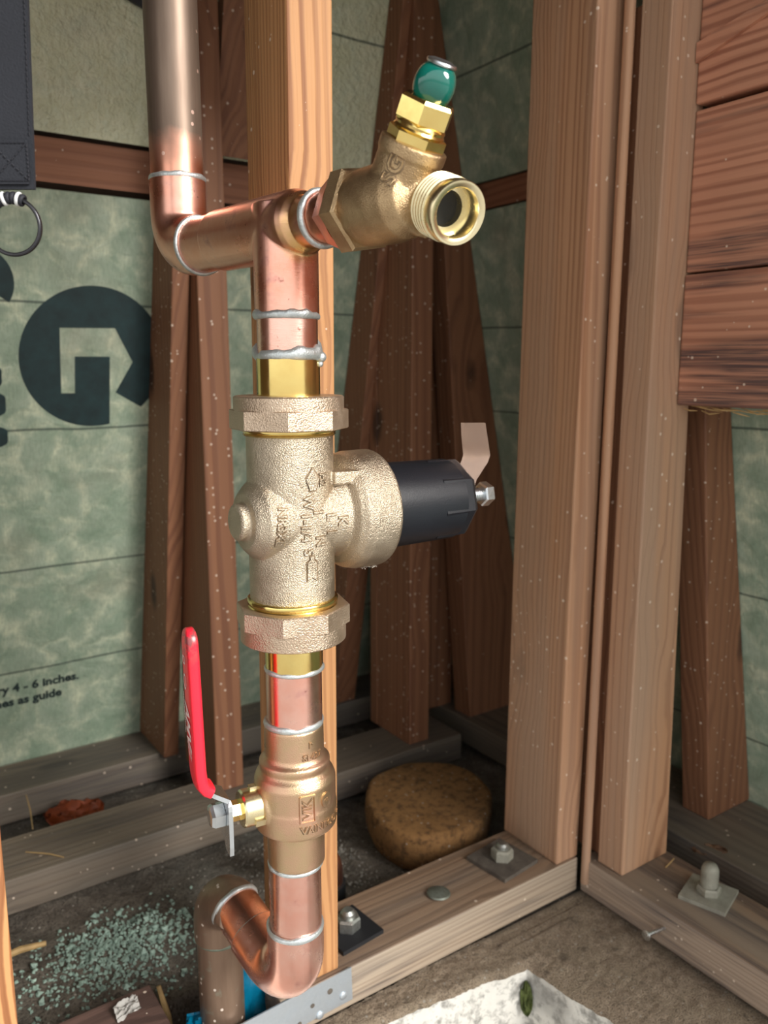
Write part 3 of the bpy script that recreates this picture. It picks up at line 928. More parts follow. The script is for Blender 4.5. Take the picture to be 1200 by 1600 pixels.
def union_nut(z_round0, z_round1, z_hex0, z_hex1, ph):
    bm = B()
    lathe(bm, [(z_round0, 0.0327), (z_round0 + 0.0008, 0.0337), (z_round1 - 0.0008, 0.0337), (z_round1, 0.0327)], (AX, AY, 0), (0, 0, 1), 64)
    lathe(bm, [(z_hex0, 0.0355), (z_hex0 + 0.0006, 0.0364), (z_hex1 - 0.0006, 0.0364), (z_hex1, 0.0355)], (AX, AY, 0), (0, 0, 1), poly=8, phase=ph)
    return bm
mesh_ob('union_nut', union_nut(0.5175, 0.5295, 0.5095, 0.5215, 0.28), M['bronze_nut'], pr, smooth=True, sharp=30)
mesh_ob('union_nut', union_nut(0.3755, 0.390, 0.386, 0.3985, 0.13), M['bronze_nut'], pr, smooth=True, sharp=30)
for z0, z1 in ((0.5055, 0.5100), (0.3975, 0.4035)):
    bm = lathe(B(), [(z0, 0.0276), (z0 + 0.0008, 0.0285), (z0 + 0.0017, 0.0279), (z0 + 0.0026, 0.0287), (z1 - 0.0006, 0.0287), (z1, 0.0280)], (AX, AY, 0), (0, 0, 1), 72)
    tag(mesh_ob('threaded_collar', bm, M['brass'], pr, smooth=True, sharp=60), 'shiny brass collar')
for z0, z1, r0 in ((0.5275, 0.5535, 0.0193), (0.3560, 0.3790, 0.0186)):
    bm = lathe(B(), [(z0, r0), (z1 - 0.0006, r0), (z1, r0 - 0.0006)], (AX, AY, 0), (0, 0, 1), 64)
    tag(mesh_ob('tailpiece', bm, M['brass'], pr, smooth=True), 'polished brass tailpiece')
# black spring cap: round barrel, six flats at the far end
bm = B()
lathe(bm, [(0.057, 0.0350), (0.0612, 0.0350), (0.0618, 0.0298), (0.0630, 0.0290), (0.1215, 0.0282), (0.1220, 0.0276)], O_, A_, 64)
u_, v_, w_ = basis(A_)
hexf = lambda a, t: 1.0
lathe(bm, [(0.103, 0.0291), (0.128, 0.0285), (0.1315, 0.0262)], O_, A_, poly=8, phase=math.radians(10))
lathe(bm, [(0.129, 0.0225), (0.1330, 0.0215)], O_, A_, 48)
tag(mesh_ob('spring_cap', bm, M['black_plastic'], pr, smooth=True, sharp=25), 'black plastic spring cap')
bm = B()
lathe(bm, [(0.128, 0.0048), (0.164, 0.0048)], O_, A_, 24, rmod=None)
for k in range(8):
    torus(bm, Vector(O_) + Vector((0.1425 + 0.0016 * k, 0, 0)), A_, 0.0048, 0.0007, 24, 6)
ab = mesh_ob('adjusting_bolt', bm, M['zinc'], pr, smooth=True, sharp=50)
bm = lathe(B(), [(0.1560, 0.0078), (0.1570, 0.0090), (0.1630, 0.0090), (0.1640, 0.0082)], O_, A_, poly=6, phase=0.35)
tag(mesh_ob('lock_nut', bm, M['zinc'], ab), 'hexagonal lock nut')
# bent sheet-metal tag standing on the cap
bm = B()
prof = [(0.1400, ZB + 0.004), (0.1440, ZB + 0.012), (0.1540, ZB + 0.024), (0.1560, ZB + 0.029), (0.1535, ZB + 0.043), (0.1520, ZB + 0.0525)]
half = [0.010, 0.0095, 0.0098, 0.0098, 0.0094, 0.0088]
dv = Vector((0.84, -0.54, 0))      # width direction of the strip
L0 = [Vector((AX + t - 0.004, AY, z)) for t, z in prof]
fr = [[bm.verts.new(p + dv * h * s) for s in (-1, -0.5, 0, 0.5, 1)] for p, h in zip(L0, half)]
for A, Bq in zip(fr, fr[1:]):
    for k in range(4): bm.faces.new((A[k], A[k + 1], Bq[k + 1], Bq[k]))
bmesh.ops.solidify(bm, geom=bm.faces[:], thickness=0.0006)
tag(mesh_ob('metal_tag', bm, M['steel_tag'], pr, smooth=True, sharp=40), 'bent copper-toned metal tag')

# raised lettering, dropped on to the casting
def emboss(txt, c, size, rot, n, name='lettering', bold=0.0, parent=None, mat=None, bv=None, up0=(0, 0, 1), h=0.0007, shear=0.0):
    n = Vector(n).normalized(); up0 = Vector(up0); r0 = up0.cross(n).normalized(); u0 = n.cross(r0)
    a = math.radians(rot)
    r = r0 * math.cos(a) + u0 * math.sin(a); u = -r0 * math.sin(a) + u0 * math.cos(a)
    bm = B()
    vf = text_mesh(txt, size, bold, h, shear) if isinstance(txt, str) else flat_poly(txt, h)
    place(bm, vf, c, r, u, bv, h * 0.6)
    o = mesh_ob(name, bm, mat, parent)
    bm = None
    if isinstance(txt, str):
        bm = B(); place(bm, text_mesh(txt, size, bold + size * 0.055, h * 0.25, shear), c, r, u, bv, h * 0.3)
    elif name == 'arrow_mark':
        bm = B(); place(bm, flat_poly([(x + math.copysign(0.0008, x) * (x != 0), y + math.copysign(0.0008, y)) for x, y in txt], h * 0.25), c, r, u, bv, h * 0.35)
    if bm:
        mesh_ob('casting_grime', bm, M['grime'], o)
    return o


NV = (-0.28, -0.96, 0)
def em(txt, x, z, size, rot=-90, n=NV, **kw):
    return emboss(txt, (x, 0.423, z), size, rot, n, parent=pr, mat=M['bronze'], bv=bvh, **kw)
arrow = [(0, 0.0078), (0.0042, 0.0008), (0.0017, 0.0008), (0.0017, -0.0058), (-0.0017, -0.0058), (-0.0017, 0.0008), (-0.0042, 0.0008)]
em(arrow, 0.2388, 0.4800, 0, 0, name='arrow_mark')
tail = [(0.0010, 0.0075), (0.0010, 0.0050), (0.0030, 0.0035), (0.0030, -0.0075), (0.0, -0.0055), (-0.0030, -0.0075), (-0.0030, 0.0035), (-0.0010, 0.0050), (-0.0010, 0.0075)]
em(tail, 0.2376, 0.4265, 0, 0, name='arrow_mark')
em('H2', 0.2460, 0.4800, 0.0066, bold=0.0001)
for ch, x, z in (('W', 0.2378, 0.4672), ('I', 0.2445, 0.4605), ('L', 0.2535, 0.4570), ('K', 0.2618, 0.4540), ('I', 0.2540, 0.4470), ('N', 0.2458, 0.4425), ('S', 0.2375, 0.4365)):
    em(ch, x - 0.0022, z, 0.0086, bold=0.00012)
em('1-1/4', 0.2338, 0.4520, 0.0086, bold=0.00012)
em('NR3XL', 0.2178, 0.4535, 0.0076, bold=0.00012, rot=-96, n=(-0.25, -0.97, 0))

# --- ball valve
bv_ = thing('ball_valve', 'bronze ball valve with a red lever handle below the regulator', 'valve', (AX - 0.0006, AY + 0.0006, 0.2195))
BX, BY = 0.2372, 0.4497
bm = lathe(B(), [(0.2185, 0.0180), (0.2190, 0.0192), (0.2440, 0.0192), (0.2455, 0.0205), (0.2465, 0.0260), (0.2480, 0.0272), (0.2540, 0.0274), (0.2630, 0.0274), (0.2645, 0.0270),
                 (0.2800, 0.0270), (0.2840, 0.0255), (0.2865, 0.0233), (0.2880, 0.0228), (0.2905, 0.0234), (0.2930, 0.0232), (0.2950, 0.0205), (0.2975, 0.0196), (0.3165, 0.0194), (0.3172, 0.0182)],
           (BX, BY, 0), (0, 0, 1), 72)
ang = math.radians(63)
SD = Vector((-(math.cos(ang) * math.cos(YAW) + math.sin(ang) * math.sin(YAW)), -(math.cos(ang) * math.sin(YAW) - math.sin(ang) * math.cos(YAW)), 0)).normalized()
OS = Vector((BX, BY, 0.2648))
lathe(bm, [(0.0, 0.0150), (0.0245, 0.0148), (0.026, 0.0128)], OS, SD, 48)
vbody, vb = cast('body', bm, M['bronze_valve'], bv_, 0.0008, 4)
bm = B()
lathe(bm, [(0.020, 0.0122), (0.0365, 0.0122), (0.0378, 0.0112), (0.038, 0.0095)], OS, SD, 48)
st = mesh_ob('stem_sleeve', bm, M['brass_pale'], bv_, smooth=True)
WD = SD.cross(Vector((0, 0, 1))).normalized()      # across the lever; towards the viewer when negative
if WD.dot(Vector((-0.57, -0.82, 0))) < 0: WD = -WD
for a in (0, 120, 240):
    dn = (WD * math.cos(math.radians(a - 25)) + Vector((0, 0, 1)) * math.sin(math.radians(a - 25)))
    tn = SD.cross(dn)
    c0 = OS + SD * 0.023 + dn * 0.0118
    bm = B()
    prism(bm, [c0 - tn * 0.0028, c0 + tn * 0.0028, c0 + tn * 0.0028 + SD * 0.0085, c0 - tn * 0.0028 + SD * 0.0085], dn * 0.0022)
    mesh_ob('sleeve_lug', bm, M['brass_pale'], st)
bm = lathe(B(), [(0.036, 0.0066), (0.0475, 0.0066)], OS, SD, 6)
mesh_ob('stem', bm, M['brass'], bv_)
# lever: flat steel strip (hub plate, oblique web, long blade) under a red vinyl grip
Z_ = Vector((0, 0, 1))
def strip(bm, pts, th, widths, bevel=0.0):
    """profile points (s, z) in the stem plane, thickness th, half widths across"""
    n = len(pts)
    P = [OS + SD * s + Z_ * (z - OS.z) for s, z in pts]
    rows = []
    for i, p in enumerate(P):
        t = (P[min(i + 1, n - 1)] - P[max(i - 1, 0)]).normalized()
        nr = t.cross(WD).normalized()
        w0, w1 = widths[i]
        rows.append([bm.verts.new(p + WD * a + nr * b) for a, b in ((w0, -th / 2), (w1, -th / 2), (w1, th / 2), (w0, th / 2))])
    for A, Bq in zip(rows, rows[1:]):
        for k in range(4): bm.faces.new((A[k], A[(k + 1) % 4], Bq[(k + 1) % 4], Bq[k]))
    bm.faces.new(rows[0]); bm.faces.new(rows[-1])
    return bm
lev = strip(B(), [(0.0478, 0.2415), (0.0478, 0.2470), (0.0478, 0.2510), (0.0478, 0.2630), (0.0478, 0.2720), (0.0478, 0.2755), (0.0482, 0.2780), (0.0560, 0.2822), (0.0635, 0.2880), (0.0654, 0.2950), (0.0664, 0.34)], 0.0027,
            [(0.0040, 0.0125), (0.0005, 0.0130), (-0.0120, 0.0130), (-0.0200, 0.0130), (-0.0230, 0.0130), (-0.0150, 0.0125), (-0.0090, 0.0110), (-0.0078, 0.0085), (-0.0072, 0.0080), (-0.0070, 0.0075), (-0.0070, 0.0070)])
h_ = mesh_ob('handle', lev, M['zinc'], bv_)
h_['label'] = 'zinc-plated lever'
# grip as a rounded slab swept along the blade
def grip(bm):
    gp = [(0.0590, 0.2842), (0.0622, 0.2862), (0.0644, 0.2895), (0.0653, 0.2945), (0.0658, 0.3000), (0.0672, 0.3760), (0.0673, 0.3830), (0.0673, 0.3870), (0.0673, 0.3895), (0.0673, 0.3910)]
    sc = [1, 1, 1, 1, 1, 1.0, 0.96, 0.84, 0.62, 0.34]
    rows = []; P = [OS + SD * (s - 0.0016) + Z_ * (z - OS.z) for s, z in gp]
    for i, p in enumerate(P):
        t = (P[min(i + 1, len(P) - 1)] - P[max(i - 1, 0)]).normalized(); nr = t.cross(WD).normalized()
        ring = []
        for k in range(28):
            a = 2 * math.pi * k / 28; ca, sa = math.cos(a), math.sin(a)
            f_ = lambda q: math.copysign(abs(q) ** 0.5, q)
            ring.append(bm.verts.new(p + WD * f_(ca) * 0.0090 * sc[i] + nr * f_(sa) * 0.0040 * (0.4 + 0.6 * sc[i])))
        rows.append(ring)
    for A, Bq in zip(rows, rows[1:]):
        for k in range(28): bm.faces.new((A[k], A[(k + 1) % 28], Bq[(k + 1) % 28], Bq[k]))
    bm.faces.new(rows[0]); bm.faces.new(rows[-1])
    return bm
gr_m = N('red_grip')
gs = gr_m.n('ShaderNodeSeparateXYZ'); gr_m.l(gr_m.obj, gs.inputs[0])
scorch = gr_m.math('MULTIPLY', gr_m.ramp(gr_m.noise(gr_m.obj, 170, 4, 0.7), (0.46, 0.0), (0.60, 1.0)), gr_m.ramp(gr_m.math('MULTIPLY', gs.outputs[2], 5), (0.745, 0.0), (0.80, 1.0)))
gr_c = gr_m.mix(gr_m.math('MULTIPLY', scorch, 0.8), (0.80, 0.018, 0.04), (0.10, 0.06, 0.06))
gr_m.fin(gr_c, 0.28, 0.0)
g_ = mesh_ob('grip', grip(B()), gr_m.m, bv_, smooth=True, sharp=60)
g_['label'] = 'red vinyl grip with scorched tip'
# white print on the outer face of the grip
tdir = (SD * 0.0014 + Z_ * 0.076).normalized()
def gpt(z): return OS + SD * (0.0642 + (z - 0.300) * 0.0184 + 0.0041) + Z_ * (z - OS.z)
bm = B()
place(bm, text_mesh('AMV', 0.0135, 0.0004, shear=0.3), gpt(0.330) , -tdir, WD, lift=0.0002)
cap = gpt(0.371); th_ = SD
for (w0, w1, z0, z1) in ((-0.0030, 0.0020, 0.3690, 0.3700), (-0.0030, 0.0020, 0.3735, 0.3745), (-0.0030, -0.0020, 0.3690, 0.3745), (0.0010, 0.0020, 0.3690, 0.3745)):
    vs = [bm.verts.new(gpt(z) + WD * w + SD * 0.0002) for w, z in ((w0, z0), (w1, z0), (w1, z1), (w0, z1))]; bm.faces.new(vs)
for k in range(24):
    a, b_ = 2 * math.pi * k / 24, 2 * math.pi * (k + 1) / 24
    vs = [bm.verts.new(gpt(0.3575 + q * 0.0052 * math.sin(t)) + WD * (-0.001 + q * 0.0032 * math.cos(t)) + SD * 0.0002) for q, t in ((1, a), (1, b_), (0.75, b_), (0.75, a))]; bm.faces.new(vs)
for j in range(4):
    z = 0.3165 - j * 0.0026
    x = -0.0055 + 0.001 * j
    while x < 0.004:
        l_ = random.uniform(0.0006, 0.0016)
        vs = [bm.verts.new(gpt(z + dz - x_ * 0.55) + WD * x_ + SD * 0.0002) for x_, dz in ((x, 0), (x + l_, 0), (x + l_, 0.0014), (x, 0.0014))]; bm.faces.new(vs)
        x += l_ + 0.0004
z = 0.349
while z > 0.322:
    l_ = random.uniform(0.0006, 0.0016)
    vs = [bm.verts.new(gpt(zz) + WD * x_ + SD * 0.0002) for x_, zz in ((-0.0075, z), (-0.0062, z), (-0.0062, z - l_), (-0.0075, z - l_))]; bm.faces.new(vs)
    z -= l_ + 0.0004
mesh_ob('printing', bm, M['white_ink'], g_)
bm = lathe(B(), [(0.0490, 0.0076), (0.0495, 0.0082), (0.0560, 0.0082), (0.0580, 0.0070), (0.0586, 0.0046), (0.0587, 0.0)], OS, SD, poly=6, phase=0.35)
tag(mesh_ob('handle_nut', bm, M['zinc'], bv_), 'hexagonal zinc nut')
# raised marks on the valve
def ev(txt, x, z, size, rot=0, n=(-0.2, -0.98, 0), **kw):
    return emboss(txt, (x, 0.423, z), size, rot, n, parent=bv_, mat=M['bronze_valve'], bv=vb, **kw)
VN = (0.0, -1, 0)
def frame(w, h, t):
    return [(-w, -h), (w, -h), (w, h), (-w, h)]
for dx, dz, w, h in ((-0.0048, 0, 0.0005, 0.0090), (0.0048, 0, 0.0005, 0.0090), (0, 0.0088, 0.0048, 0.0005), (0, -0.0088, 0.0048, 0.0005)):
    ev(frame(w, h, 0), 0.2318 + dx, 0.2690 + dz, 0, 0, n=VN, name='badge_edge')
ev('VIK', 0.2318, 0.2690, 0.0085, 90, n=VN)
ring = [(0.0042 * math.cos(t * math.pi / 12), 0.0052 * math.sin(t * math.pi / 12)) for t in range(25)] + [(0.0034 * math.cos(t * math.pi / 12), 0.0044 * math.sin(t * math.pi / 12)) for t in range(24, -1, -1)]
ev(ring, 0.2462, 0.2712, 0, 0, n=(0.35, -0.94, 0), name='badge_ring')
ev('B', 0.2462, 0.2712, 0.0062, 80, n=(0.35, -0.94, 0))
ev('VAINECOM', 0.2440, 0.2545, 0.0066, 0, n=(0.15, -0.99, 0))
ev('SI 427', 0.2415, 0.3000, 0.0058, 0, n=(0.2, -0.98, 0))
ev('P', 0.2400, 0.3080, 0.0055, 0, n=(0.2, -0.98, 0))

# --- lower copper trap between the ball valve and the old pipe in the ground
lw = thing('copper_trap', 'copper pipe and elbows looping from the ball valve to the old pipe in the ground', 'pipe', (0.222, 0.553, -0.06))
bm = lathe(B(), [(0.3175, 0.0181), (0.3558, 0.0181)], (AX - 0.0004, AY, 0), (0, 0, 1), 56)
tag(mesh_ob('copper_nipple', bm, M['copper'], smooth=True, at=(AX, AY, 0.3175)), 'short pink copper pipe between the regulator tailpiece and the ball valve', 'pipe')
bm = lathe(B(), [(0.160, 0.0177), (0.2182, 0.0177)], (BX - 0.001, BY + 0.0008, 0), (0, 0, 1), 56)
mesh_ob('nipple', bm, M['copper'], lw, smooth=True)
K0 = Vector((0.2357, 0.4508, 0.1675)); K1 = Vector((0.2357, 0.4508, 0.114)); K2 = Vector((0.2215, 0.5535, 0.1500))
qd = (K2 - K1).normalized()
Lq = (K2 - K1).length
bm = B()
sweep(bm, fillet([K0, K1, K1 + qd * 0.056], 0.0255, 14), 0.0194, 56)
mesh_ob('elbow', bm, M['copper'], lw, smooth=True)
bm = sweep(B(), [K1 + qd * 0.050, K1 + qd * (Lq - 0.022)], 0.0179, 56)
mesh_ob('pipe_stub', bm, M['copper'], lw, smooth=True)
bm = sweep(B(), fillet([K1 + qd * (Lq - 0.0265), K2, (0.2215, 0.5535, 0.103)], 0.0235, 14), 0.0194, 56)
tag(mesh_ob('elbow', bm, M['old'], lw, smooth=True), 'brown weathered elbow')
bm = lathe(B(), [(-0.07, 0.0177), (0.110, 0.0177)], (0.2215, 0.5530, 0), (0, 0, 1), 56)
tag(mesh_ob('standpipe', bm, M['old'], lw, smooth=True), 'brown weathered pipe entering the ground')
for c, z, par, sd in (((AX, AY, 0.3555), 0.0016, pr, 3), ((BX, BY, 0.3185), 0.0020, bv_, 5)):
    tag(mesh_ob('solder_ring', torus(B(), c, (0, 0, 1), 0.0184, z, wob=0.5, seed=sd), M['solder'], par, smooth=True, sharp=90), 'grey solder ring')
for c, d, a, b_, w_, sd in (((BX - 0.0006, BY, 0.2175), (0, 0, 1), 0.0179, 0.0016, 0.7, 6),
                           (K0 + Vector((0, 0, 0.0012)), (0, 0, 1), 0.0183, 0.0022, 0.35, 8), (K1 + qd * (Lq - 0.0272), qd, 0.0184, 0.0020, 0.3, 9), (K1 + qd * 0.0562, qd, 0.0181, 0.0009, 0.3, 10)):
    tag(mesh_ob('solder_ring', torus(B(), c, d, a, b_, wob=w_, seed=sd), M['solder'], lw, smooth=True, sharp=90), 'grey solder ring')
tag(mesh_ob('solder_ring', torus(B(), (0.2215, 0.5532, 0.103), (0, 0, 1), 0.0183, 0.0016, wob=0.4, seed=11), metal('green_solder', (0.28, 0.33, 0.27), (0.2, 0.22, 0.17), 0.6, 200), lw, smooth=True, sharp=90), 'verdigris solder ring')

# --- hose bib at the end of the upper run
hb = thing('hose_bib', 'bronze hose bib with green knob and pale threaded outlet', 'faucet', tuple(run(0.045)))
bm = B()
lathe(bm, [(0.030, 0.0136), (0.046, 0.0136), (0.050, 0.0130), (0.0555, 0.0128), (0.0625, 0.0195)], T0, R_, 48)
mesh_ob('solder_cup', bm, M['copper_tint'], hb, smooth=True, sharp=40)['label'] = 'flame-tinted copper-coloured cup'
bm = lathe(B(), [(0.0475, 0.0150), (0.0485, 0.0160), (0.0632, 0.0215)], T0, R_, poly=6, phase=math.radians(10))
mesh_ob('solder_cup', bm, M['copper_tint'], hb)['label'] = 'flame-tinted hexagon end'
ST = (R_ * 0.50 + Vector((0, 0, 0.866))).normalized()           # stem leans towards the outlet
OUT = Vector((-0.10, -0.91, -0.34)).normalized()
OB = run(0.0975, 0.000)
bm = B()
lathe(bm, [(0.070, 0.0185), (0.080, 0.0196), (0.095, 0.0200), (0.106, 0.0188), (0.113, 0.0150), (0.116, 0.008)], T0, R_, 48)
lathe(bm, [(0.0, 0.0170), (0.014, 0.0162), (0.0225, 0.0160), (0.0228, 0.0168), (0.0285, 0.0168), (0.0290, 0.0150)], OB, ST, 48)
lathe(bm, [(0.0, 0.0140), (0.0185, 0.0140)], OB + Vector((0.009, -0.002, 0.001)), OUT, 48)
hexb = lathe(B(), [(0.0630, 0.0222), (0.0640, 0.0232), (0.0735, 0.0232), (0.0750, 0.0216)], T0, R_, poly=6, phase=math.radians(10))
mesh_ob('hex_flange', hexb, M['bronze_dk'], hb)
bbody, bb = cast('body', bm, M['bronze_dk'], hb, 0.0008, 4)
bm = lathe(B(), [(0.028, 0.0138), (0.0290, 0.0146), (0.0335, 0.0146), (0.0343, 0.0136)], OB, ST, poly=6, phase=0.2)
lathe(bm, [(0.034, 0.0122), (0.0348, 0.0130), (0.0358, 0.0122), (0.037, 0.0126), (0.0385, 0.0118)], OB, ST, 40)
mesh_ob('bonnet', bm, M['brass'], hb, smooth=True, sharp=30)['label'] = 'polished brass bonnet'
bm = lathe(B(), [(0.0375, 0.0128), (0.0388, 0.0140), (0.0475, 0.0140), (0.0490, 0.0128), (0.0492, 0.006)], OB, ST, poly=6, phase=0.75)
mesh_ob('packing_nut', bm, M['brass'], hb)['label'] = 'polished brass packing nut'
prof = []
KB, KR, KH = 0.0450, 0.0104, 0.0205
for i in range(15):
    t = i / 14; a = math.pi * (0.06 + 0.80 * t)
    prof.append((KB + KH * (1 - math.cos(a)) / 2, KR * math.sin(a) ** 0.8))
lob = lambda a, t: 1 + 0.055 * math.cos(4 * a) * math.sin(math.pi * min(1, max(0, (t - KB) / KH)))
bm = lathe(B(), prof, OB, ST, 56, rmod=lob)
mesh_ob('knob', bm, M['green'], hb, smooth=True, sharp=70)['label'] = 'glossy green knob'
tt = prof[-1][0]
bm = lathe(B(), [(tt - 0.0006, 0.0070), (tt + 0.0002, 0.0074), (tt + 0.0010, 0.0070), (tt + 0.0017, 0.0045), (tt + 0.0019, 0.0)], OB, ST, 36)
mesh_ob('knob_cap', bm, M['zinc'], hb, smooth=True)['label'] = 'pale metal knob cap'
# threaded outlet, hollow
OP = OB + Vector((0.0125, -0.0055, 0.0025)) - OUT * 0.0055
prof = [(0.0200, 0.0130), (0.0215, 0.0150)]
for k in range(5):
    t = 0.0225 + k * 0.0026
    prof += [(t, 0.0155), (t + 0.0008, 0.0155), (t + 0.0014, 0.0146), (t + 0.0020, 0.0146)]
prof += [(0.0365, 0.0151), (0.0415, 0.0151), (0.0421, 0.0146), (0.0420, 0.0122), (0.0412, 0.0114), (0.0310, 0.0114), (0.0308, 0.0086), (0.0200, 0.0086)]
bm = lathe(B(), prof, OP, OUT, 64, closed=True)
mesh_ob('outlet', bm, M['brass_pale'], hb, smooth=True, sharp=50)['label'] = 'pale brass threaded outlet'
bm = lathe(B(), [(0.0240, 0.0088), (0.0262, 0.0088)], OP, OUT, 40)  # black disc put in for the shade deep in the bore
mesh_ob('bore_shade_disc', bm, M['tar'], hb)['label'] = 'black disc painting the shade inside the outlet bore'
rt = R_
nrm = Vector((-0.80, -0.60, 0.0))
emboss('SG', OB + ST * 0.012 + Vector((-0.010, -0.008, 0)), 0.0115, 58, nrm, parent=hb, mat=M['bronze_dk'], bv=bb, h=0.0006)

# ------------------------------------------------------------------ small things
# strap with ring at the upper left
sx, sy = 0.0860, 0.4440
vr = Vector((0.824, -0.566, 0))             # strap faces the open side
nf = Vector((-0.566, -0.824, 0))
sp_ = thing('nylon_strap', 'black nylon strap with a black metal ring hanging at the upper left', 'strap', (sx, sy, 0.62))
Cs = Vector((0.0894, 0.4446, 0))
bm = B()
def lean(z): return (z - 0.631) * 0.037 - 0.0012
def slab(bm, c, hw, z0, z1, t, off=0.0):
    p = [c + vr * (a + lean(z)) + Z_ * z + nf * off for a, z in ((-hw, z0), (hw, z0), (hw, z1), (-hw, z1))]
    prism(bm, p, nf * t)
slab(bm, Cs, 0.0113, 0.6310, 1.25, 0.0022)
mesh_ob('webbing', bm, M['webbing'], sp_)
bm = B(); slab(bm, Cs, 0.0092, 0.6330, 0.6530, 0.0014, 0.0022)
wb = mesh_ob('sewn_flap', bm, M['webbing'], sp_)
bm = B()
for s_ in (-0.0100, 0.0100):
    z = 0.655
    while z < 1.25:
        sweep(bm, [Cs + vr * (s_ + lean(z)) + nf * 0.0024 + Z_ * z, Cs + vr * (s_ + lean(z)) + nf * 0.0026 + Z_ * (z + 0.0016)], 0.0003, 5); z += 0.0024
for (a0_, z0_, a1_, z1_) in ((-0.0085, 0.6345, 0.0085, 0.6515), (-0.0085, 0.6515, 0.0085, 0.6345), (-0.0085, 0.6515, 0.0085, 0.6515), (-0.0085, 0.6345, 0.0085, 0.6345), (-0.0085, 0.6345, -0.0085, 0.6515), (0.0085, 0.6345, 0.0085, 0.6515)):
    for k in range(9):
        t0_, t1_ = k / 9, (k + 0.6) / 9
        sweep(bm, [Cs + vr * (a0_ + (a1_ - a0_) * t) + nf * 0.0038 + Z_ * (z0_ + (z1_ - z0_) * t) for t in (t0_, t1_)], 0.0004, 5)
st_o = mesh_ob('stitching', bm, M['thread'], sp_); st_o['kind'] = 'stuff'
RC = Cs + vr * -0.0020 + Z_ * 0.6140 + nf * 0.001
tag(mesh_ob('ring', torus(B(), RC, nf, 0.0132, 0.0015, 64, 12), M['black_ring'], sp_, smooth=True, sharp=90), 'black metal ring')
bm = B()
for k in range(7):
    a = math.radians(66 + 9.5 * k)
    dirn = vr * math.cos(a) + Z_ * math.sin(a)
    torus(bm, RC + dirn * 0.0132, vr * -math.sin(a) + Z_ * math.cos(a), 0.0022, 0.0012, 16, 8)
    for kk in (0,):
        pass
lp = mesh_ob('cord_wrap', bm, M['thread'], sp_, smooth=True, sharp=90)
for a in (74, 104):
    a = math.radians(a); dirn = vr * math.cos(a) + Z_ * math.sin(a)
    bm = torus(B(), RC + dirn * 0.0132, vr * -math.sin(a) + Z_ * math.cos(a), 0.0028, 0.0009, 16, 8)
    mesh_ob('white_stitch', bm, M['white_thread'], sp_, smooth=True, sharp=90)

# galvanised strap tying the cut plate
sg = thing('galvanised_strap', 'grey galvanised steel strap nailed across the cut plate below the trap', 'strap', (0.25, 0.528, 0.02))
bm = prism(B(), [(0.150, 0.5292, 0.0045), (0.3300, 0.5292, 0.0085), (0.3290, 0.5292, 0.0400), (0.300, 0.5292, 0.0395), (0.150, 0.5292, 0.0330)], (0, -0.0012, 0))
mesh_ob('plate', bm, M['galv'], sg)
for x, z in ((0.3205, 0.0165), (0.2975, 0.0090)):
    bm = lathe(B(), [(0, 0.0034), (0.0008, 0.0034), (0.0014, 0.0022), (0.0015, 0)], (x, 0.528, z), (0, -1, 0), 20)
    mesh_ob('nail_head', bm, M['galv'], sg, smooth=True)
for x, z, w in ((0.3075, 0.0270, 0.0026), (0.2905, 0.0215, 0.0020), (0.278, 0.0105, 0.002)):
    bm = lathe(B(), [(0, w), (0.0003, w)], (x, 0.528, z), (0, -1, 0), 18)
    mesh_ob('nail_hole', bm, M['iron'], sg)


def anchor(label, x, y, rot, plate, dome, mat_p, h=0.016):
    a = thing('anchor_bolt', label, 'bolt', (x, y, ZP))
    bm = B()
    c_, s_ = math.cos(rot), math.sin(rot)
    q = [(x + (c_ * i - s_ * j) * plate, y + (s_ * i + c_ * j) * plate, ZP + 0.0002) for i, j in ((-1, -1), (1, -1), (1, 1), (-1, 1))]
    prism(bm, q, (0, 0, 0.004))
    mesh_ob('washer_plate', bm, mat_p, a)
    bm = lathe(B(), [(ZP + 0.004, 0.0110), (ZP + 0.0055, 0.0116), (ZP + h - 0.002, 0.0116), (ZP + h, 0.0100)], (x, y, 0), (0, 0, 1), poly=6, phase=0.3)
    mesh_ob('nut', bm, M['iron_pale'] if dome < 1 else M['bolt'], a)
    return a
a1 = anchor('dull anchor bolt on a dark square washer at the foot of the left post', 0.541, 0.570, 0.12, 0.026, 0, M['iron'])
bm = lathe(B(), [(ZP + 0.014, 0.0066), (ZP + 0.0195, 0.0064), (ZP + 0.0215, 0.0045), (ZP + 0.022, 0)], (0.541, 0.570, 0), (0, 0, 1), 24)
mesh_ob('threaded_rod', bm, M['bolt'], a1, smooth=True)
a2 = anchor('shiny anchor bolt on a black washer beside the foot of the bright stud', 0.3520, 0.5700, 0.1, 0.023, 1, M['tar'])
bm = lathe(B(), [(ZP + 0.014, 0.0070), (ZP + 0.0200, 0.0068), (ZP + 0.0225, 0.0045), (ZP + 0.023, 0)], (0.3520, 0.5700, 0), (0, 0, 1), 24)
mesh_ob('threaded_rod', bm, M['bolt'], a2, smooth=True)
a3 = anchor('dusty threaded anchor bolt on the right sill plate', 0.668, 0.414, 0.3, 0.022, 0, M['iron_pale'], 0.012)
bm = lathe(B(), [(ZP + 0.010, 0.0078), (ZP + 0.030, 0.0078), (ZP + 0.034, 0.0060), (ZP + 0.035, 0)], (0.668, 0.414, 0), (0, 0, 1), 24)
for k in range(8): torus(bm, (0.668, 0.414, ZP + 0.013 + 0.0022 * k), (0, 0, 1), 0.0078, 0.0008, 24, 6)
mesh_ob('threaded_rod', bm, M['iron_pale'], a3, smooth=True, sharp=60)

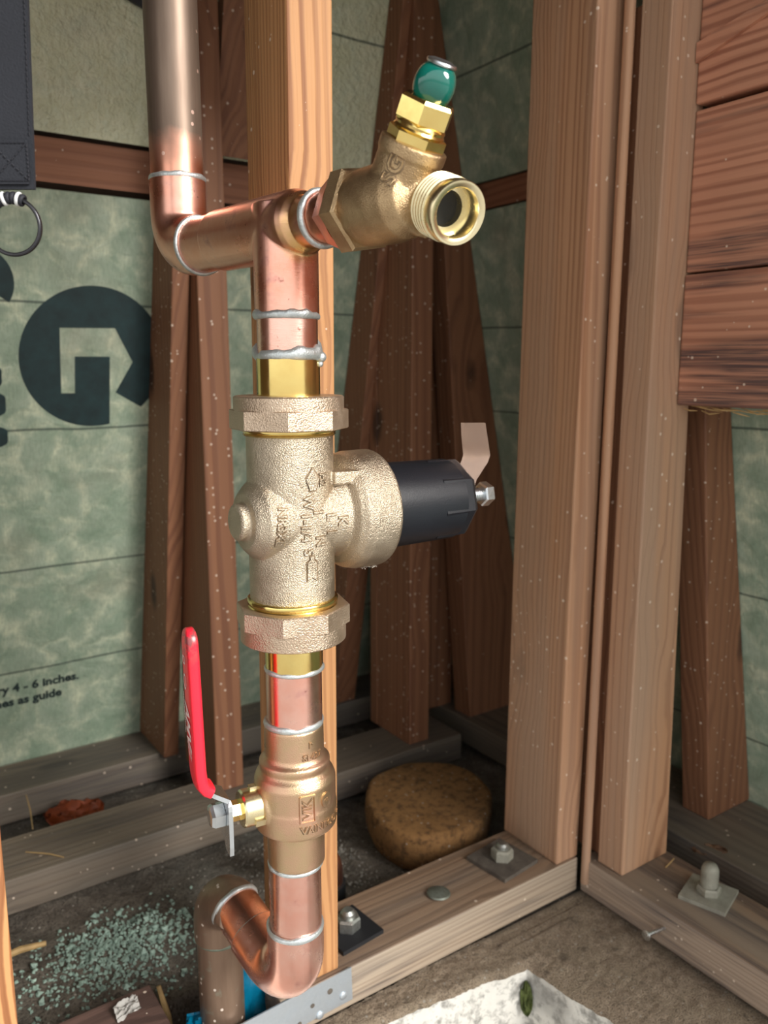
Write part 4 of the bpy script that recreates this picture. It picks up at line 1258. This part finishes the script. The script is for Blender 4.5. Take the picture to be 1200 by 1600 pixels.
bm = lathe(B(), [(ZP + 0.0001, 0.0105), (ZP + 0.0012, 0.0118), (ZP + 0.0028, 0.0112), (ZP + 0.0045, 0.0060), (ZP + 0.0050, 0)], (0.4510, 0.5630, 0), (0.05, 0.05, 1), 24)
tag(mesh_ob('nail_washer', bm, metal('grey_green_washer', (0.20, 0.22, 0.19), (0.13, 0.14, 0.11), 0.5, 160, 900, 0.3, 0.5), smooth=True, at=(0.451, 0.563, ZP)), 'round grey-green nail washer on the plate between two anchor bolts', 'washer')
bm = B()
d_ = Vector((-1, 0.12, 0.02)).normalized()
lathe(bm, [(0, 0.0018), (0.0235, 0.0018), (0.0236, 0.0050), (0.0248, 0.0050), (0.0254, 0.0032)], (0.6165, 0.4240, 0.0195), d_, 18)
tag(mesh_ob('nail', bm, M['zinc'], smooth=True, sharp=40, at=(0.6165, 0.424, 0.0195)), 'bright nail sticking out of the right sill plate edge', 'nail')

# ochre stone behind the plate
bm = B()
u_, v_ = Vector((0.66, 0.75, 0)), Vector((0.75, -0.66, 0))
SC = Vector((0.5550, 0.7150, -0.012))
prof = [(0.0, 0.84), (0.008, 0.92), (0.022, 0.985), (0.042, 1.0), (0.0535, 0.995), (0.0575, 0.98), (0.0600, 0.945), (0.0608, 0.90), (0.0612, 0.45), (0.0614, 0.0)]
rings = []
for z, f_ in prof:
    if f_ == 0: rings.append([bm.verts.new(SC + Z_ * z * 0.88)]); continue
    ring = []
    for k in range(48):
        a = 2 * math.pi * k / 48; ca, sa = math.cos(a), math.sin(a)
        wob = 1 + 0.03 * fbm(ca * 0.5 + 2, sa * 0.5, 3)
        ring.append(bm.verts.new(SC + (u_ * ca * 0.0890 + v_ * sa * (0.0770 + 0.006 * ca)) * f_ * wob + Z_ * (z * 0.88 + 0.0015 * fbm(ca, sa + z * 30, 3))))
    rings.append(ring)
for A, Bq in zip(rings, rings[1:]):
    for k in range(48):
        k2 = (k + 1) % 48
        if len(Bq) == 1: bm.faces.new((A[k], A[k2], Bq[0]))
        else: bm.faces.new((A[k], A[k2], Bq[k2], Bq[k]))
bm.faces.new(rings[0])
tag(mesh_ob('stone', bm, M['stone'], smooth=True, sharp=32, at=tuple(SC)), 'rounded ochre stone lying on the dirt behind the bolted plate', 'stone')

# short copper stub with rubber sleeve behind the bright stud
cs_ = thing('copper_stub', 'pinkish copper pipe stub with black rubber sleeve behind the bright stud foot', 'pipe', (0.385, 0.665, -0.01))
bm = sweep(B(), fillet([(0.386, 0.664, -0.02), (0.386, 0.664, 0.048), (0.350, 0.690, 0.062)], 0.018, 8), 0.0155, 32)
mesh_ob('pipe_end', bm, M['copper_fit'], cs_, smooth=True)
bm = lathe(B(), [(-0.02, 0.0185), (0.022, 0.0185), (0.023, 0.016)], (0.386, 0.664, 0), (0, 0, 1), 32)
mesh_ob('rubber_sleeve', bm, M['rubber'], cs_, smooth=True)


def crumple(name, label, cat, mat, c, ax, ay, w, h, amp, seed, shape=None, parent=None, n=14, freq=2.5):
    bm = B(); c = Vector(c); ax = Vector(ax).normalized(); ay = Vector(ay).normalized(); az = ax.cross(ay)
    g = []
    for i in range(n + 1):
        r_ = []
        for j in range(n + 1):
            s_, t_ = i / n * 2 - 1, j / n * 2 - 1
            f_ = shape(s_, t_) if shape else 1
            nz = noise.noise(Vector((s_ * freq + seed, t_ * freq, seed)))
            n2 = noise.noise(Vector((s_ * freq * 2 + seed, t_ * freq * 2, seed + 5)))
            r_.append(bm.verts.new(c + ax * s_ * w * f_ + ay * t_ * h + az * (nz * amp + n2 * amp * 0.4)))
        g.append(r_)
    for i in range(n):
        for j in range(n): bm.faces.new((g[i][j], g[i + 1][j], g[i + 1][j + 1], g[i][j + 1]))
    bmesh.ops.solidify(bm, geom=bm.faces[:], thickness=0.0005)
    o = mesh_ob(name, bm, mat, smooth=True, sharp=40, at=tuple(c))
    return tag(o, label, cat)


leaf_shape = lambda s_, t_: 0.15 + 0.85 * (1 - t_ * t_) ** 0.6
crumple('dry_leaf', 'curled orange dead leaf lying between the two plates at left', 'leaf', M['leaf'], (0.2080, 0.965, 0.016), (0.5, 0.8, 0.35), (0.9, -0.35, 0.05), 0.018, 0.034, 0.012, 3, leaf_shape)
crumple('dry_leaf', 'small brown dead leaf leaning on the plate edge beside the right post', 'leaf', M['leaf_brown'], (0.741, 0.462, 0.036), (0.8, 0.3, 0.5), (-0.4, 0.85, -0.2), 0.007, 0.018, 0.004, 8, leaf_shape)
crumple('moss', 'green moss clump in the white concrete corner at the bottom', 'moss', M['leaf_green'], (0.4895, 0.478, -0.034), (0.7, -0.7, 0.1), (0.1, 0.2, 1), 0.006, 0.016, 0.004, 5, leaf_shape)
crumple('blue_wrap', 'blue plastic wrap showing behind the copper trap elbow', 'wrap', M['blue'], (0.258, 0.5575, 0.020), (1, 0.1, 0), (0.1, 0, 1), 0.032, 0.048, 0.010, 11)
crumple('blue_wrap', 'torn bright blue plastic scrap left of the old pipe in the ground', 'wrap', M['blue'], (0.2060, 0.5480, 0.0270), (0.8, -0.4, 0.1), (0.3, 0.5, 0.7), 0.017, 0.014, 0.012, 21)
crumple('paint_chip', 'white flaky chip lying on the dark sawn board', 'chip', M['chip'], (0.1560, 0.590, ZP + 0.004), (1, 0.2, 0), (0, 1, 0.2), 0.010, 0.007, 0.005, 31)


def stick(label, pts, r, mat=None, cat='straw', name='straw'):
    bm = sweep(B(), pts, [r * 0.8] + [r] * (len(pts) - 2) + [r * 0.7], 7)
    tag(mesh_ob(name, bm, mat or M['straw'], smooth=True, at=pts[0]), label, cat)
stick('pale broken stick on the dirt beside the bright cut stud at left', [(0.085, 0.757, 0.006), (0.106, 0.755, 0.009), (0.128, 0.752, 0.008)], 0.0032)
stick('brown stick leaning in the hole left of the old pipe', [(0.196, 0.600, -0.035), (0.195, 0.610, 0.0), (0.192, 0.622, 0.022)], 0.0030)
stick('white root tip curling beside the torn blue plastic', [(0.176, 0.570, 0.010), (0.187, 0.562, 0.020), (0.197, 0.556, 0.018)], 0.0022, M['chip'], 'root', 'root')
stick('thin dry straw crossing the gap between the plates at left', [(0.160, 0.990, 0.040), (0.158, 0.960, 0.036), (0.150, 0.905, 0.042)], 0.0008)
stick('thin dry straw lying on the nearer dusty plate', [(0.135, 0.868, ZP + 0.001), (0.155, 0.848, ZP + 0.002), (0.166, 0.835, ZP + 0.001)], 0.0007)
stick('short straw on the right sill plate in front of the right post', [(0.672, 0.466, ZP + 0.001), (0.688, 0.468, ZP + 0.004)], 0.0009)

# granules: nobody could count them
def granules(name, label, cat, mat, n, fn, r0, r1):
    bm = B()
    for _ in range(n):
        x, y = fn(); r = random.uniform(r0, r1) * (1 + (random.random() < 0.06) * 0.9)
        z = soil_z(x, y) + r * 0.35
        q = Matrix.Translation((x, y, z)) @ Matrix.Rotation(random.uniform(0, 6.28), 4, Vector((random.random(), random.random(), random.random() + 0.01)))
        vs = [bm.verts.new(q @ (Vector(p) * r * random.uniform(0.7, 1.3))) for p in ((1, 0, 0), (-1, 0.1, 0), (0, 1, 0), (0.1, -1, 0), (0, 0, 0.8), (0, 0, -0.8))]
        for f in ((0, 2, 4), (2, 1, 4), (1, 3, 4), (3, 0, 4), (2, 0, 5), (1, 2, 5), (3, 1, 5), (0, 3, 5)):
            bm.faces.new([vs[i] for i in f])
    o = mesh_ob(name, bm, mat)
    return tag(o, label, cat, kind='stuff')
def heap():
    while True:
        x, y = random.gauss(0.185, 0.045), random.gauss(0.715, 0.028)
        if y < 0.815 and y > 0.625 and x < 0.33: return x, y
granules('green_gravel', 'scattered pale green granules on the dirt left of the old pipe', 'gravel', M['gravel'], 1500, heap, 0.0010, 0.0026)
granules('grit', 'pale grit scattered over the dirt', 'grit', M['pebble'], 800, lambda: (random.uniform(0.335, 0.465), random.uniform(0.62, 0.82)), 0.0008, 0.0021)

# lint hanging from the regulator bell
bm = B()
for k in range(9):
    a0_ = random.uniform(-1, 1); p0 = Vector((AX + 0.052 + 0.003 * a0_, AY - 0.012 + 0.004 * random.random(), ZB - 0.0372))
    pts = [p0]
    for j in range(5): pts.append(pts[-1] + Vector((random.uniform(-0.002, 0.0025), random.uniform(-0.001, 0.001), random.uniform(-0.0012, 0.0010))))
    sweep(bm, pts, 0.00012, 4)
lt = mesh_ob('lint', bm, M['dust'], pr); lt['kind'] = 'stuff'

for o in bpy.data.objects:
    if '_base' in o: del o['_base']
